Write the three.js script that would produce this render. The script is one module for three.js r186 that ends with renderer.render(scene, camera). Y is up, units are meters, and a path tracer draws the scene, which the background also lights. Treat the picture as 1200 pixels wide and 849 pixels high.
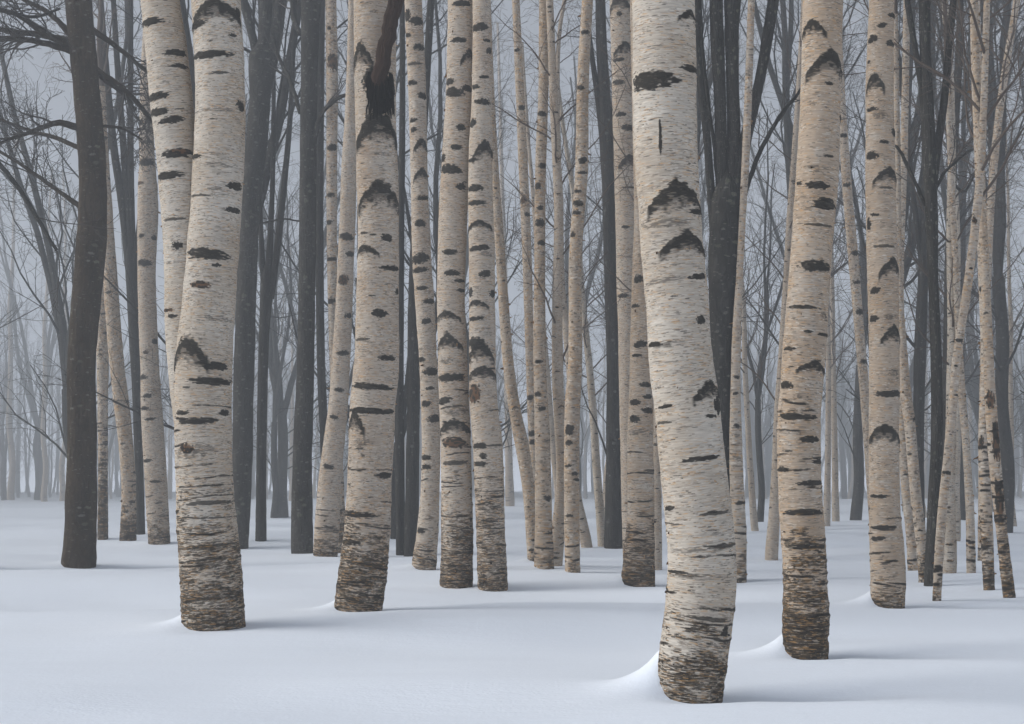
import * as THREE from 'three';

// ---------------------------------------------------------------- camera, sky, sun, exposure
const IW = 1200, IH = 849, F = 2000, EYE = 1.2, HOR = 545;
const PITCH = Math.atan((HOR - IH / 2) / F);
const scene = new THREE.Scene();
const camera = new THREE.PerspectiveCamera(2 * Math.atan(IH / 2 / F) * 180 / Math.PI, IW / IH, 0.1, 1500);
camera.position.set(0, EYE, 0);
camera.rotation.x = PITCH;

const renderer = new THREE.WebGLRenderer({ antialias: true });
renderer.toneMapping = THREE.LinearToneMapping;
renderer.toneMappingExposure = 4.35;
renderer.shadowMap.enabled = true;

// overcast winter sky: even cloud, a little brighter towards the zenith
{
  const w = 64, h = 64, data = new Float32Array(w * h * 4);
  for (let j = 0; j < h; j++) {
    const el = Math.max(0, Math.sin(((j + 0.5) / h - 0.5) * Math.PI));
    const l = 0.092 * (1 + 11 * Math.pow(1 - el, 16));
    for (let i = 0; i < w; i++) data.set([l * 0.86, l * 0.93, l * 1.07, 1], (j * w + i) * 4);
  }
  const sky = new THREE.DataTexture(data, w, h, THREE.RGBAFormat, THREE.FloatType);
  sky.mapping = THREE.EquirectangularReflectionMapping;
  sky.magFilter = THREE.LinearFilter; sky.needsUpdate = true;
  scene.background = sky; scene.environment = sky;
}
const sun = new THREE.DirectionalLight(new THREE.Color(1.0, 0.975, 0.935), 1.5);
sun.position.set(-60, 26, -14); sun.target.position.set(0, 2, -16);
sun.castShadow = true; sun.shadow.radius = 84; sun.shadow.mapSize.set(4096, 4096);
Object.assign(sun.shadow.camera, { left: -60, right: 60, top: 60, bottom: -60, near: 1, far: 250 });
scene.add(sun, sun.target);
scene.fog = new THREE.FogExp2(new THREE.Color(0.85, 0.915, 1.0), 0.0082);

// ---------------------------------------------------------------- helpers
function rng(a) { return () => { a |= 0; a = a + 0x6D2B79F5 | 0; let t = Math.imul(a ^ a >>> 15, 1 | a); t = t + Math.imul(t ^ t >>> 7, 61 | t) ^ t; return ((t ^ t >>> 14) >>> 0) / 4294967296; }; }
const hash = (x, y, s) => { let h = Math.imul(x, 374761393) ^ Math.imul(y, 668265263) ^ Math.imul(s, 1274126177); h = Math.imul(h ^ h >>> 13, 1274126177); return ((h ^ h >>> 16) >>> 0) / 4294967296; };
function vnoise(x, y, s = 0, px = 0) {            // value noise 0..1, periodic in x with period px
  let xi = Math.floor(x), yi = Math.floor(y); const fx = x - xi, fy = y - yi;
  const m = px ? (k) => ((k % px) + px) % px : (k) => k;
  const sx = fx * fx * (3 - 2 * fx), sy = fy * fy * (3 - 2 * fy);
  const a = hash(m(xi), yi, s), b = hash(m(xi + 1), yi, s), c = hash(m(xi), yi + 1, s), d = hash(m(xi + 1), yi + 1, s);
  return a + (b - a) * sx + (c - a) * sy + (a - b - c + d) * sx * sy;
}
const clamp = (x, a, b) => Math.max(a, Math.min(b, x));
const smooth = (a, b, x) => { const t = clamp((x - a) / (b - a), 0, 1); return t * t * (3 - 2 * t); };
const lerp = (a, b, t) => a + (b - a) * t;
const soft = (x, k) => k * Math.log1p(Math.exp(clamp(x / k, -30, 30)));
const V = (x, y, z) => new THREE.Vector3(x, y, z);
const used = {};
function numbered(n) { used[n] = (used[n] ?? -1) + 1; return used[n] ? `${n}_${String(used[n]).padStart(3, '0')}` : n; }
const cosP = Math.cos(PITCH), sinP = Math.sin(PITCH);
function ray(px, py) { const x = (px - IW / 2) / F, y = -(py - IH / 2) / F; return V(x, y * cosP + sinP, -cosP + y * sinP); }
function at(px, py, d) { const r = ray(px, py); return r.multiplyScalar(d / -r.z).add(V(0, EYE, 0)); }       // the point at z = -d
const perPx = (py, d) => d / -ray(600, py).z / F;                                                         // metres per pixel there

// ---------------------------------------------------------------- the snow field
function ground(x, z) {
  const d = -z;
  let h = -0.0145 * soft(d - 20, 5) - 0.012 * soft(d - 152, 3) * (1 - smooth(250, 450, d)) - 1.4 * smooth(250, 450, d);
  if (d < 3) h += 0.02 * (3 - d) * 0.2;
  const near = smooth(2, 8, d);
  h += near * (0.19 * (vnoise(x / 4.5 + 3, d / 2.3, 1) - 0.5) + 0.1 * (vnoise(x / 1.9, d / 1.1 + 9, 2) - 0.5) + 0.018 * (vnoise(x / 0.8, d / 0.5, 3) - 0.5));
  h += 0.25 * smooth(25, 60, d) * (vnoise(x / 17, d / 14, 4) - 0.5);
  return h;
}
function distanceOf(px, py) {                       // where the sight line through a trunk's foot meets the snow
  const r = ray(px, py);
  for (let d = 5; d < 190; d += 0.03) { const k = d / -r.z; if (EYE + r.y * k <= ground(r.x * k, -d)) return d; }
  return 190;
}
const drifts = [];
function snowHeight(x, z) {
  let h = ground(x, z);
  for (const t of drifts) {
    const dx = x - t.x, dz = z - t.z, r = t.r;
    if (dx * dx + dz * dz > 9) continue;
    const l = -dx - 0.75 * r, rho = Math.hypot(dx, dz);
    const side = smooth(0.55 * r, -0.6 * r, dx);
    const s = 0.42 * r + 0.34 * Math.max(0, l);
    h += t.a * side * Math.exp(-Math.max(0, l) / t.l) * Math.exp(-((dz + t.o) ** 2) / (2 * s * s));
    h -= 0.1 * t.a * Math.exp(-(((rho - 1.15 * r) / (0.6 * r)) ** 2)) * smooth(-r, 0.5 * r, dx + 0.5 * dz);
    h -= 0.22 * t.a * Math.exp(-((dx - 0.5 - r) ** 2) / 0.35 - dz * dz / 0.08);
  }
  return h;
}

// ---------------------------------------------------------------- textures
function dataTex(arr, w, h, srgb) {
  const t = new THREE.DataTexture(arr, w, h); t.magFilter = THREE.LinearFilter; t.minFilter = THREE.LinearMipmapLinearFilter; t.generateMipmaps = true;
  t.wrapS = t.wrapT = THREE.MirroredRepeatWrapping; if (srgb) t.colorSpace = THREE.SRGBColorSpace; t.needsUpdate = true; return t;
}
const enc = (c) => 255 * (c <= 0.0031308 ? 12.92 * c : 1.055 * Math.pow(Math.max(c, 0), 1 / 2.4) - 0.055);

class Bark {                                        // a birch bark sheet: u runs round the trunk, v up it
  constructor(w, h, circ, len, seed) { Object.assign(this, { w, h, circ, len, seed, r: rng(seed) }); this.c = new Float32Array(w * h * 3); this.z = new Float32Array(w * h); }
  fill(tone) {
    const { w, h, circ, len, seed } = this, pu = Math.max(2, Math.round(circ / 0.22)), pf = Math.max(6, Math.round(circ / 0.05)), ps = Math.max(4, Math.round(circ / 0.09));
    const A = tone.light, B = tone.tan, G = [0.40, 0.365, 0.32];
    for (let j = 0; j < h; j++) for (let i = 0; i < w; i++) {
      const u = i / w, y = j / h * len, k = (j * w + i) * 3;
      const n1 = vnoise(u * pu, y / 0.3, seed, pu), n2 = vnoise(u * pf, y / 0.035, seed + 1, pf), n3 = 0.6 * vnoise(u * ps, y / 0.0045 + 3 * n2, seed + 2, ps) + 0.4 * vnoise(u * ps * 3, y / 0.0035, seed + 6, ps * 3);
      let t = clamp(0.15 + 0.8 * n1 + 0.35 * (n2 - 0.5), 0, 1); const g = smooth(0.55, 0.9, n2 * 0.6 + vnoise(u * pu * 2, y / 0.14, seed + 3, pu * 2) * 0.5) * 0.5;
      const f = 0.72 + 0.56 * n3;
      for (let q = 0; q < 3; q++) this.c[k + q] = lerp(lerp(A[q], B[q], t), G[q], g) * f;
      this.z[j * w + i] = 0.5 + 0.2 * (n3 - 0.5) + 0.12 * (n1 - 0.5);
    }
  }
  dab(i, j, col, a, dz) {
    if (j < 0 || j >= this.h || a <= 0) return;
    i = ((i % this.w) + this.w) % this.w; const k = j * this.w + i; if (a > 1) a = 1;
    for (let q = 0; q < 3; q++) this.c[k * 3 + q] += (col[q] - this.c[k * 3 + q]) * a;
    this.z[k] += dz * a;
  }
  dash(u, y, l, t, col, a, dz) {                     // a lenticel: l metres round, t metres high
    const { w, h, circ, len } = this, ci = u * w, cj = y / len * h, hi = l / circ * w / 2, hj = Math.max(0.55, t / len * h / 2), tilt = (this.r() - 0.5) * 0.1;
    for (let i = Math.floor(ci - hi); i <= ci + hi; i++) {
      const e = (i - ci) / hi, th = hj * Math.sqrt(Math.max(0, 1 - e * e)) * (0.6 + 0.8 * hash(i, cj | 0, 5)), cy = cj + tilt * (i - ci) * 0.3;
      for (let j = Math.floor(cy - th); j <= cy + th + 0.5; j++) this.dab(i, j, col, a * clamp(th + 0.8 - Math.abs(j - cy), 0, 1), dz);
    }
  }
  scar(u, y, wd, ht, type) {                         // branch scars and black bark; wd, ht in metres
    const { w, h, circ, len } = this, ci = u * w, cj = y / len * h, hi = wd / circ * w / 2, hj = Math.max(1, ht / len * h / 2), s = this.seed + ((u * 977) | 0) + ((y * 131) | 0);
    const black = [0.02, 0.018, 0.015], brown = [0.11, 0.06, 0.032], grey = [0.1, 0.085, 0.068];
    const mi = u * circ, lean = (hash(s, 1, 2) - 0.5) * 0.5, X = 1.25, Y = type === 1 ? 1.6 : 1.5;
    for (let j = Math.floor(cj - hj * Y); j <= cj + hj * Y; j++) for (let i = Math.floor(ci - hi * X); i <= ci + hi * X; i++) {
      const e = (i - ci) / hi, f = (j - cj) / hj - lean * e * (type === 1 ? 0.4 : 0.8);
      const um = i / w * circ, ym = j / h * len;
      const n = vnoise(um / (wd * 0.07 + 0.004), ym / (ht * 0.09 + 0.002), s) , n2 = vnoise(um / 0.02, ym / 0.0045, s + 7), ng = n * 0.6 + n2 * 0.4;
      let m;
      if (type === 1) {                              // a chevron: two drooping arms under a rounded crest, a lighter face below
        const crest = 0.85 - 1.5 * Math.pow(Math.abs(e), 1.3), th = 0.85 * (1 - 0.5 * Math.abs(e)) + 0.16;
        const q = (crest - f) / th;
        m = Math.min(smooth(-0.14, 0.06, q + (ng - 0.5) * 0.7), 1 - smooth(0.75, 1.7, q + (ng - 0.5) * 1.6)) * (1 - smooth(0.92, 1.12, Math.abs(e)));
        const face = q > 0.6 && Math.abs(e) < 0.66 && f > -0.95 + 0.5 * n ? 0.8 * smooth(0.42, 0.62, ng - 0.12 * q + 0.1) : 0;
        if (face > m) { this.dab(i, j, grey, face, 0.1); continue; }
      } else {
        const q = e * e + f * f * (f > 0 ? 1 : 1.5);
        m = 1 - smooth(0.62, 0.92, q + (ng - 0.5) * 1.3);
      }
      if (m <= 0) continue;
      const tone = type === 3 ? (n > 0.5 ? brown : black) : n2 > 0.66 && n > 0.4 ? [0.05, 0.044, 0.036] : black;
      const str = type === 5 ? 0.62 * smooth(0.3, 0.62, ng) : type === 2 ? 0.85 : 0.97;
      this.dab(i, j, tone, m * str, type === 5 ? 0.1 : 0.35 * (0.5 + 0.9 * ng));
    }
  }
  lenticels(density) {
    const { circ, len, r } = this, n = Math.round(circ * len * density);
    const dark = [0.06, 0.05, 0.04], mid = [0.19, 0.15, 0.11], orange = [0.47, 0.26, 0.095], pale = [0.64, 0.59, 0.52];
    for (let k = 0; k < n; k++) {
      const u = r(), y = r() * len, c = r(), pu = Math.max(3, Math.round(circ / 0.16)), g = vnoise(u * pu, y / 0.12, this.seed + 30, pu);
      if (r() > 0.25 + 1.1 * g) continue;
      this.dash(u, y, 0.01 + 0.06 * r() * r(), 0.0012 + 0.002 * r(), c < 0.3 ? dark : c < 0.5 ? mid : c < 0.8 ? orange : pale, c < 0.3 ? 0.4 + 0.55 * r() : 0.25 + 0.5 * r(), c < 0.6 ? 0.1 : -0.08);
    }
  }
  foot(rough, density) {                             // rough, dark, flaking bark at the foot of the stem
    if (rough <= 0) return;
    const { circ, r } = this, pu = Math.max(3, Math.round(circ / 0.12)), m = Math.round(circ * rough * density * 1.25), top = rough * 1.5;
    for (let k = 0; k < m; k++) {
      const u = r(), y = r() * top, f = 1 - y / top;
      const g = vnoise(u * pu, y / 0.07, this.seed + 40, pu) * 0.6 + vnoise(u * pu * 2, y / 0.02, this.seed + 41, pu * 2) * 0.4;
      if (r() > clamp(Math.pow(f, 1.35) * 1.15 * (0.15 + 1.9 * g * g) + (f - 0.75) * 2.0, 0, 1)) continue;
      const c = r();
      this.dash(u, y, 0.014 + 0.075 * r() * r(), 0.0018 + 0.0045 * r() * (0.4 + f), c < 0.62 ? [0.024, 0.019, 0.014] : c < 0.83 ? [0.09, 0.066, 0.042] : c < 0.95 ? [0.3, 0.17, 0.065] : [0.38, 0.33, 0.27], 0.5 + 0.45 * r(), c < 0.56 ? 0.14 : c < 0.8 ? 0.05 : -0.12);
    }
    for (let k = 0; k < Math.round(rough / 0.055); k++) { const y = Math.pow(r(), 1.25) * rough * 1.1, u0 = r(), span = 0.08 + 0.4 * r(), sl = (r() - 0.5) * 0.05, bow = (r() - 0.5) * 0.03; for (let q = 0; q < 40; q++) { const t = r(); this.dash(u0 + span * t, y + sl * t + bow * Math.sin(t * 3.1) + (r() - 0.5) * 0.011, 0.02 + 0.05 * r(), 0.003 + 0.005 * r(), [0.024, 0.02, 0.016], 0.6, 0.12); } }
  }
  textures() {
    const n = this.w * this.h, c = new Uint8Array(n * 4), b = new Uint8Array(n * 4);
    for (let k = 0; k < n; k++) { for (let q = 0; q < 3; q++) c[k * 4 + q] = clamp(enc(this.c[k * 3 + q]), 0, 255); c[k * 4 + 3] = 255; const z = clamp(this.z[k] * 200, 0, 255); b[k * 4] = b[k * 4 + 1] = b[k * 4 + 2] = z; b[k * 4 + 3] = 255; }
    return [dataTex(c, this.w, this.h, true), dataTex(b, this.w, this.h, false)];
  }
  height(u, y) { const i = ((Math.round(u * this.w) % this.w) + this.w) % this.w, j = clamp(Math.round(y / this.len * this.h), 0, this.h - 1); return clamp(this.z[j * this.w + i] - 0.5, -0.2, 0.4); }
}
const TONES = {
  white: { light: [0.499, 0.456, 0.396], tan: [0.361, 0.297, 0.228] },
  cream: { light: [0.439, 0.383, 0.318], tan: [0.344, 0.271, 0.206] },
  tan: { light: [0.404, 0.331, 0.258], tan: [0.318, 0.241, 0.172] },
  pink: { light: [0.43, 0.37, 0.305], tan: [0.35, 0.278, 0.212] },
};
function birchMat(bark) { const [map, bumpMap] = bark.textures(); return new THREE.MeshPhysicalMaterial({ map, bumpMap, bumpScale: 0.012, roughness: 0.95, specularIntensity: 0.3 }); }

function darkBark(seed, lichen, col) {               // furrowed bark of the dark trees, 2.4 m high, tiled by mirroring
  const w = 256, h = 1024, c = new Uint8Array(w * h * 4), b = new Uint8Array(w * h * 4), r = rng(seed), F3 = new Float32Array(w * h * 3), Z = new Float32Array(w * h);
  for (let j = 0; j < h; j++) for (let i = 0; i < w; i++) {
    const u = i / w, y = j / h * 2.4, warp = (vnoise(u * 8, y / 0.12, seed + 5, 8) - 0.5) * 0.05;
    const rid = 1 - Math.abs(2 * vnoise((u + warp) * 44, y / 0.09, seed, 44) - 1), n = vnoise(u * 12, y / 0.3, seed + 1, 12), f = vnoise(u * 128, y / 0.02, seed + 2, 128);
    const v = (0.55 + 0.5 * n) * (0.55 + 0.55 * (1 - rid) + 0.3 * f), k = j * w + i;
    for (let q = 0; q < 3; q++) F3[k * 3 + q] = col[q] * v;
    Z[k] = 0.75 - 0.5 * rid + 0.2 * f;
  }
  for (let s = 0; s < lichen; s++) {
    const ci = r() * w, cj = r() * h, big = r() < 0.1, hi = big ? 4 + 8 * r() : 1.5 + 4 * r(), hj = hi * (big ? 1.1 : 0.55) * (0.6 + 0.5 * r()), t = 0.5 + 0.5 * r(), lc = r() < 0.7 ? [0.16, 0.157, 0.138] : [0.12, 0.122, 0.09];
    for (let j = Math.floor(cj - hj); j <= cj + hj; j++) for (let i = Math.floor(ci - hi); i <= ci + hi; i++) {
      if (j < 0 || j >= h) continue;
      const q = ((i - ci) / hi) ** 2 + ((j - cj) / hj) ** 2 + (vnoise(i / 2.5, j / 2.5, s) - 0.5) * 1.4; if (q > 1) continue;
      const k = j * w + ((i % w) + w) % w, a = t * smooth(1, 0.55, q); for (let p = 0; p < 3; p++) F3[k * 3 + p] += (lc[p] - F3[k * 3 + p]) * a;
    }
  }
  for (let k = 0; k < w * h; k++) { for (let q = 0; q < 3; q++) c[k * 4 + q] = clamp(enc(F3[k * 3 + q]), 0, 255); b[k * 4] = b[k * 4 + 1] = b[k * 4 + 2] = clamp(Z[k] * 255, 0, 255); c[k * 4 + 3] = b[k * 4 + 3] = 255; }
  return new THREE.MeshPhysicalMaterial({ map: dataTex(c, w, h, true), bumpMap: dataTex(b, w, h, false), bumpScale: 0.02, roughness: 1, specularIntensity: 0.25 });
}
const M = {
  darkBrown: darkBark(11, 420, [0.056, 0.041, 0.027]),
  dark: darkBark(23, 620, [0.052, 0.048, 0.042]),
  grey: darkBark(37, 260, [0.052, 0.048, 0.042]),
  twig: new THREE.MeshStandardMaterial({ color: new THREE.Color(0.05, 0.043, 0.037), roughness: 0.9 }),
  birchTwig: new THREE.MeshStandardMaterial({ color: new THREE.Color(0.075, 0.055, 0.042), roughness: 0.85 }),
  stump: new THREE.MeshStandardMaterial({ color: new THREE.Color(0.1, 0.056, 0.04), roughness: 0.85 }),
  curl: new THREE.MeshStandardMaterial({ color: new THREE.Color(0.42, 0.25, 0.12), roughness: 0.8, side: THREE.DoubleSide }),
  curlDark: new THREE.MeshStandardMaterial({ color: new THREE.Color(0.03, 0.025, 0.02), roughness: 1, side: THREE.DoubleSide }),
};
{ // reddish brown furrowed bark of the snapped branch
  M.stump = darkBark(51, 0, [0.06, 0.037, 0.027]); M.blackBark = darkBark(61, 0, [0.03, 0.026, 0.022]);
}

// ---------------------------------------------------------------- geometry builders
class TB {                                          // tubes gathered into one mesh
  constructor() { this.p = []; this.n = []; this.t = []; this.i = []; }
  tube(pts, rad, sides, vs = 2.4, cap = true) {
    const n = pts.length; let T = pts[1].clone().sub(pts[0]).normalize(), N = V(T.y, -T.x, 0.31).cross(T); if (N.lengthSq() < 1e-6) N = V(1, 0, 0).cross(T); N.normalize();
    const base = this.p.length / 3; let s = 0; const B = V();
    for (let k = 0; k < n; k++) {
      if (k) s += pts[k].distanceTo(pts[k - 1]);
      T = (k < n - 1 ? pts[k + 1] : pts[k]).clone().sub(k ? pts[k - 1] : pts[k]).normalize();
      N.addScaledVector(T, -N.dot(T)).normalize(); B.crossVectors(T, N);
      for (let q = 0; q <= sides; q++) {
        const a = q / sides * Math.PI * 2, c = Math.cos(a), d = Math.sin(a), nx = N.x * c + B.x * d, ny = N.y * c + B.y * d, nz = N.z * c + B.z * d;
        this.p.push(pts[k].x + nx * rad[k], pts[k].y + ny * rad[k], pts[k].z + nz * rad[k]); this.n.push(nx, ny, nz); this.t.push(q / sides, s / vs);
      }
    }
    for (let k = 0; k < n - 1; k++) for (let q = 0; q < sides; q++) { const a = base + k * (sides + 1) + q, b = a + sides + 1; this.i.push(a, a + 1, b, a + 1, b + 1, b); }
  }
  quad(a, b, c, d, nrm) { const o = this.p.length / 3; for (const v of [a, b, c, d]) { this.p.push(v.x, v.y, v.z); this.n.push(nrm.x, nrm.y, nrm.z); this.t.push(0, 0); } this.i.push(o, o + 1, o + 2, o, o + 2, o + 3); }
  build() {
    const g = new THREE.BufferGeometry();
    g.setAttribute('position', new THREE.Float32BufferAttribute(this.p, 3)); g.setAttribute('normal', new THREE.Float32BufferAttribute(this.n, 3)); g.setAttribute('uv', new THREE.Float32BufferAttribute(this.t, 2)); g.setIndex(this.i); return g;
  }
}
function mesh(name, geo, mat, parent) { const m = new THREE.Mesh(geo, mat); m.name = name; m.castShadow = m.receiveShadow = true; parent.add(m); return m; }
function perp(dir, r) { const v = V(r() - 0.5, r() - 0.5, r() - 0.5).cross(dir); return v.lengthSq() < 1e-6 ? V(1, 0, 0) : v.normalize(); }
function grow(tb, p, dir, len, r0, lvl, o, r) {
  const n = lvl === 0 ? 8 : lvl === 1 ? 5 : lvl === 2 ? 3 : 2, pts = [p.clone()], rad = [r0], d = dir.clone(), rEnd = Math.max(o.rMin, r0 * (lvl === 0 ? 0.3 : 0.35)), kids = [];
  for (let k = 1; k <= n; k++) {
    d.addScaledVector(perp(d, r), o.jit[lvl] * (0.5 + r())).add(V(0, o.trop[lvl], 0)).normalize();
    pts.push(pts[k - 1].clone().addScaledVector(d, len / n)); rad.push(lerp(r0, rEnd, k / n)); kids.push(d.clone());
  }
  tb.tube(pts, rad, lvl === 0 ? 7 : lvl === 1 ? 4 : 3);
  if (lvl >= o.n.length) return;
  for (let c = 0; c < o.n[lvl]; c++) {
    const t = lerp(o.from[lvl], 1, (c + r()) / o.n[lvl]), k = Math.min(n - 1, Math.floor(t * n)), f = t * n - k, q = pts[k].clone().lerp(pts[k + 1], f);
    const a = o.ang[lvl] * (0.7 + 0.6 * r()), cd = kids[k].clone().multiplyScalar(Math.cos(a)).addScaledVector(perp(kids[k], r), Math.sin(a)).normalize();
    grow(tb, q, cd, len * o.ratio[lvl] * (1.15 - 0.6 * t) * (0.7 + 0.6 * r()), Math.max(o.rMin, lerp(r0, rEnd, t) * o.thin[lvl]), lvl + 1, o, r);
  }
}
const ELM = { n: [8, 6, 3], from: [0.22, 0.2, 0.25], ang: [0.62, 0.75, 0.8], ratio: [0.45, 0.48, 0.5], thin: [0.5, 0.55, 0.6], jit: [0.13, 0.2, 0.25, 0.3], trop: [0.05, 0.05, 0.03, 0], rMin: 0.0035 };
const BIRCH = { n: [7, 4], from: [0.2, 0.2], ang: [0.7, 0.7], ratio: [0.5, 0.5], thin: [0.5, 0.6], jit: [0.16, 0.22, 0.3], trop: [0.02, -0.05, -0.1], rMin: 0.003 };

// a trunk swept along traced points: pts (world), radii; relief from a bark sheet
function sweep(pts, rad, o) {
  const curve = new THREE.CatmullRomCurve3(pts, false, 'centripetal'), n = o.rings, S = o.sides, len = curve.getLength(), P = [], T = [], I = [];
  const ys = pts.map((p) => p.y), seed = o.seed ?? 1;
  const radius = (y) => { let k = 0; while (k < ys.length - 2 && y > ys[k + 1]) k++; const t = clamp((y - ys[k]) / (ys[k + 1] - ys[k]), 0, 1); return lerp(rad[k], rad[k + 1], t * t * (3 - 2 * t)); };
  for (let k = 0; k <= n; k++) {
    const p = curve.getPointAt(k / n), t = curve.getTangentAt(k / n), ax = V(1, 0, 0).addScaledVector(t, -t.x).normalize(), az = V().crossVectors(ax, t).normalize(), r = radius(p.y);
    for (let q = 0; q <= S; q++) {
      const a = q / S * Math.PI * 2, u = q / S;        // u = 0.5 faces +z, towards the viewer
      let rr = r * (1 + 0.05 * (vnoise(u * 4, p.y / 0.5, seed, 4) - 0.5) + (o.lump ?? 0.03) * (vnoise(u * 9, p.y / 0.13, seed + 1, 9) - 0.5));
      if (o.bark) rr += (o.relief ?? 0.012) * o.bark.height(u, p.y - o.y0);
      if (o.flare) rr *= 1 + o.flare * Math.exp(-(p.y - pts[1].y) / 0.25) * (0.4 + 1.2 * vnoise(u * 5, 3, seed + 2, 5));
      const sx = -Math.sin(a), sz = -Math.cos(a);
      P.push(p.x + (ax.x * sx + az.x * sz) * rr, p.y + (ax.y * sx + az.y * sz) * rr, p.z + (ax.z * sx + az.z * sz) * rr);
      T.push(u * (o.uRep ?? 1), (p.y - o.y0) / o.vLen);
    }
  }
  for (let k = 0; k < n; k++) for (let q = 0; q < S; q++) { const a = k * (S + 1) + q, b = a + S + 1; I.push(a, a + 1, b, a + 1, b + 1, b); }
  const g = new THREE.BufferGeometry(); g.setAttribute('position', new THREE.Float32BufferAttribute(P, 3)); g.setAttribute('uv', new THREE.Float32BufferAttribute(T, 2)); g.setIndex(I); g.computeVertexNormals();
  const N = g.attributes.normal;
  for (let k = 0; k <= n; k++) { const a = k * (S + 1), b = a + S, v = V(N.getX(a) + N.getX(b), N.getY(a) + N.getY(b), N.getZ(a) + N.getZ(b)).normalize(); N.setXYZ(a, v.x, v.y, v.z); N.setXYZ(b, v.x, v.y, v.z); }
  return { g, curve, radius, end: curve.getPointAt(1), dir: curve.getTangentAt(1), rEnd: rad[rad.length - 1] };
}

// world points and radii of a traced stem [y, left, right] (photo pixels, top to bottom) standing d metres away, local to base
function stemPoints(trace, d, base, more, o = {}) {
  const pts = [], rad = [], tr = [...trace].reverse(), leanZ = o.lean ?? 0;
  for (const [y, l, r] of tr) { const p = at((l + r) / 2, y, d); const dz = leanZ * (p.y - base.y); const q = at((l + r) / 2, y, d - dz); pts.push(q.sub(base)); rad.push((r - l) / 2 * perPx(y, d - dz)); }
  const below = pts[0].clone().sub(pts[1]).normalize(), depth = 0.4 / Math.max(0.6, -below.y);
  if (!o.free) { pts.unshift(pts[0].clone().addScaledVector(below, depth)); rad.unshift(rad[0] * 1.04); }
  const n = pts.length, up = pts[n - 1].clone().sub(pts[n - 2]).normalize(); let p = pts[n - 1], R = rad[n - 1];
  const steps = Math.max(1, Math.round(more / 0.9));
  for (let k = 1; k <= steps; k++) { up.lerp(V(0, 1, 0), 0.18).normalize(); p = p.clone().addScaledVector(up, more / steps); pts.push(p); rad.push(lerp(R, R * (o.top ?? 0.72), k / steps)); }
  return { pts, rad };
}
function crown(parent, s, mat, r, o) {               // leader and limbs above the traced stem
  const tb = new TB(), spec = o.spec, n = o.limbs, d = s.dir.clone().lerp(V(0, 1, 0), 0.3).normalize();
  if (o.fork) for (let k = 0; k < n; k++) { const a = (k + r() * 0.6) / n * 6.283, out = V(Math.cos(a), 0, Math.sin(a)); grow(tb, s.end.clone().addScaledVector(d, -s.rEnd), d.clone().addScaledVector(out, 0.3 + 0.3 * r()).normalize(), o.len * (0.75 + 0.4 * r()), s.rEnd * (0.85 - 0.06 * n), 0, spec, r); }
  else {
    const pts = [s.end.clone().addScaledVector(d, -0.15)], rad = [s.rEnd * 0.995], m = 9;
    for (let k = 1; k <= m; k++) { pts.push(pts[k - 1].clone().addScaledVector(d, o.len / m)); d.addScaledVector(perp(d, r), 0.08).lerp(V(0, 1, 0), 0.1).normalize(); rad.push(lerp(s.rEnd, 0.012, k / m)); }
    tb.tube(pts, rad, 9);
    for (let k = 0; k < n; k++) { const t = lerp(0.08, 0.97, (k + r()) / n) * m, q = Math.min(m - 1, t | 0), a = k * 2.4 + r(), c = pts[q].clone().lerp(pts[q + 1], t - q); grow(tb, c, V(Math.cos(a) * 0.75, 0.75, Math.sin(a) * 0.75).normalize(), o.len * 0.42 * (1.1 - 0.7 * t / m) * (0.7 + 0.5 * r()), Math.max(0.01, lerp(s.rEnd, 0.012, t / m) * 0.42), 0, spec, r); }
  }
  return mesh('crown', tb.build(), mat, parent);
}
function curls(parent, s, n, r, y1, mat, size = 1) {         // papery strips peeling off the stem
  const tb = new TB();
  for (let k = 0; k < n; k++) {
    const t = r(), p = s.curve.getPointAt(clamp(t * 0.92 + 0.05, 0, 1)); if (p.y > y1) continue;
    const a = r() * 6.283, R = s.radius(p.y) * 1.005, out = V(-Math.sin(a), 0, -Math.cos(a)), tan = V(-Math.cos(a), 0, Math.sin(a));
    const w = (0.006 + 0.012 * r()) * size, l = (0.01 + 0.03 * r() * r()) * size, o = p.clone().addScaledVector(out, R * 0.995), tw = (r() - 0.5) * 0.8;
    let A = o.clone().add(V(0, -w, 0)), B = o.clone().add(V(0, w, 0)), ang = 0.3 + r() * 0.5;
    for (let q = 0; q < 4; q++) { ang += 0.35 + 0.25 * r(); const st = tan.clone().multiplyScalar(Math.cos(ang) * l / 3).addScaledVector(out, Math.abs(Math.sin(ang)) * l / 3).add(V(0, tw * l / 4, 0)); const A2 = A.clone().add(st), B2 = B.clone().add(st).addScaledVector(V(0, -1, 0), w * 0.3); tb.quad(A, A2, B2, B, out); A = A2; B = B2; }
  }
  if (tb.i.length) { const m = mesh('peeling_bark', tb.build(), mat, parent); m.userData.kind = 'stuff'; }
}
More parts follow.
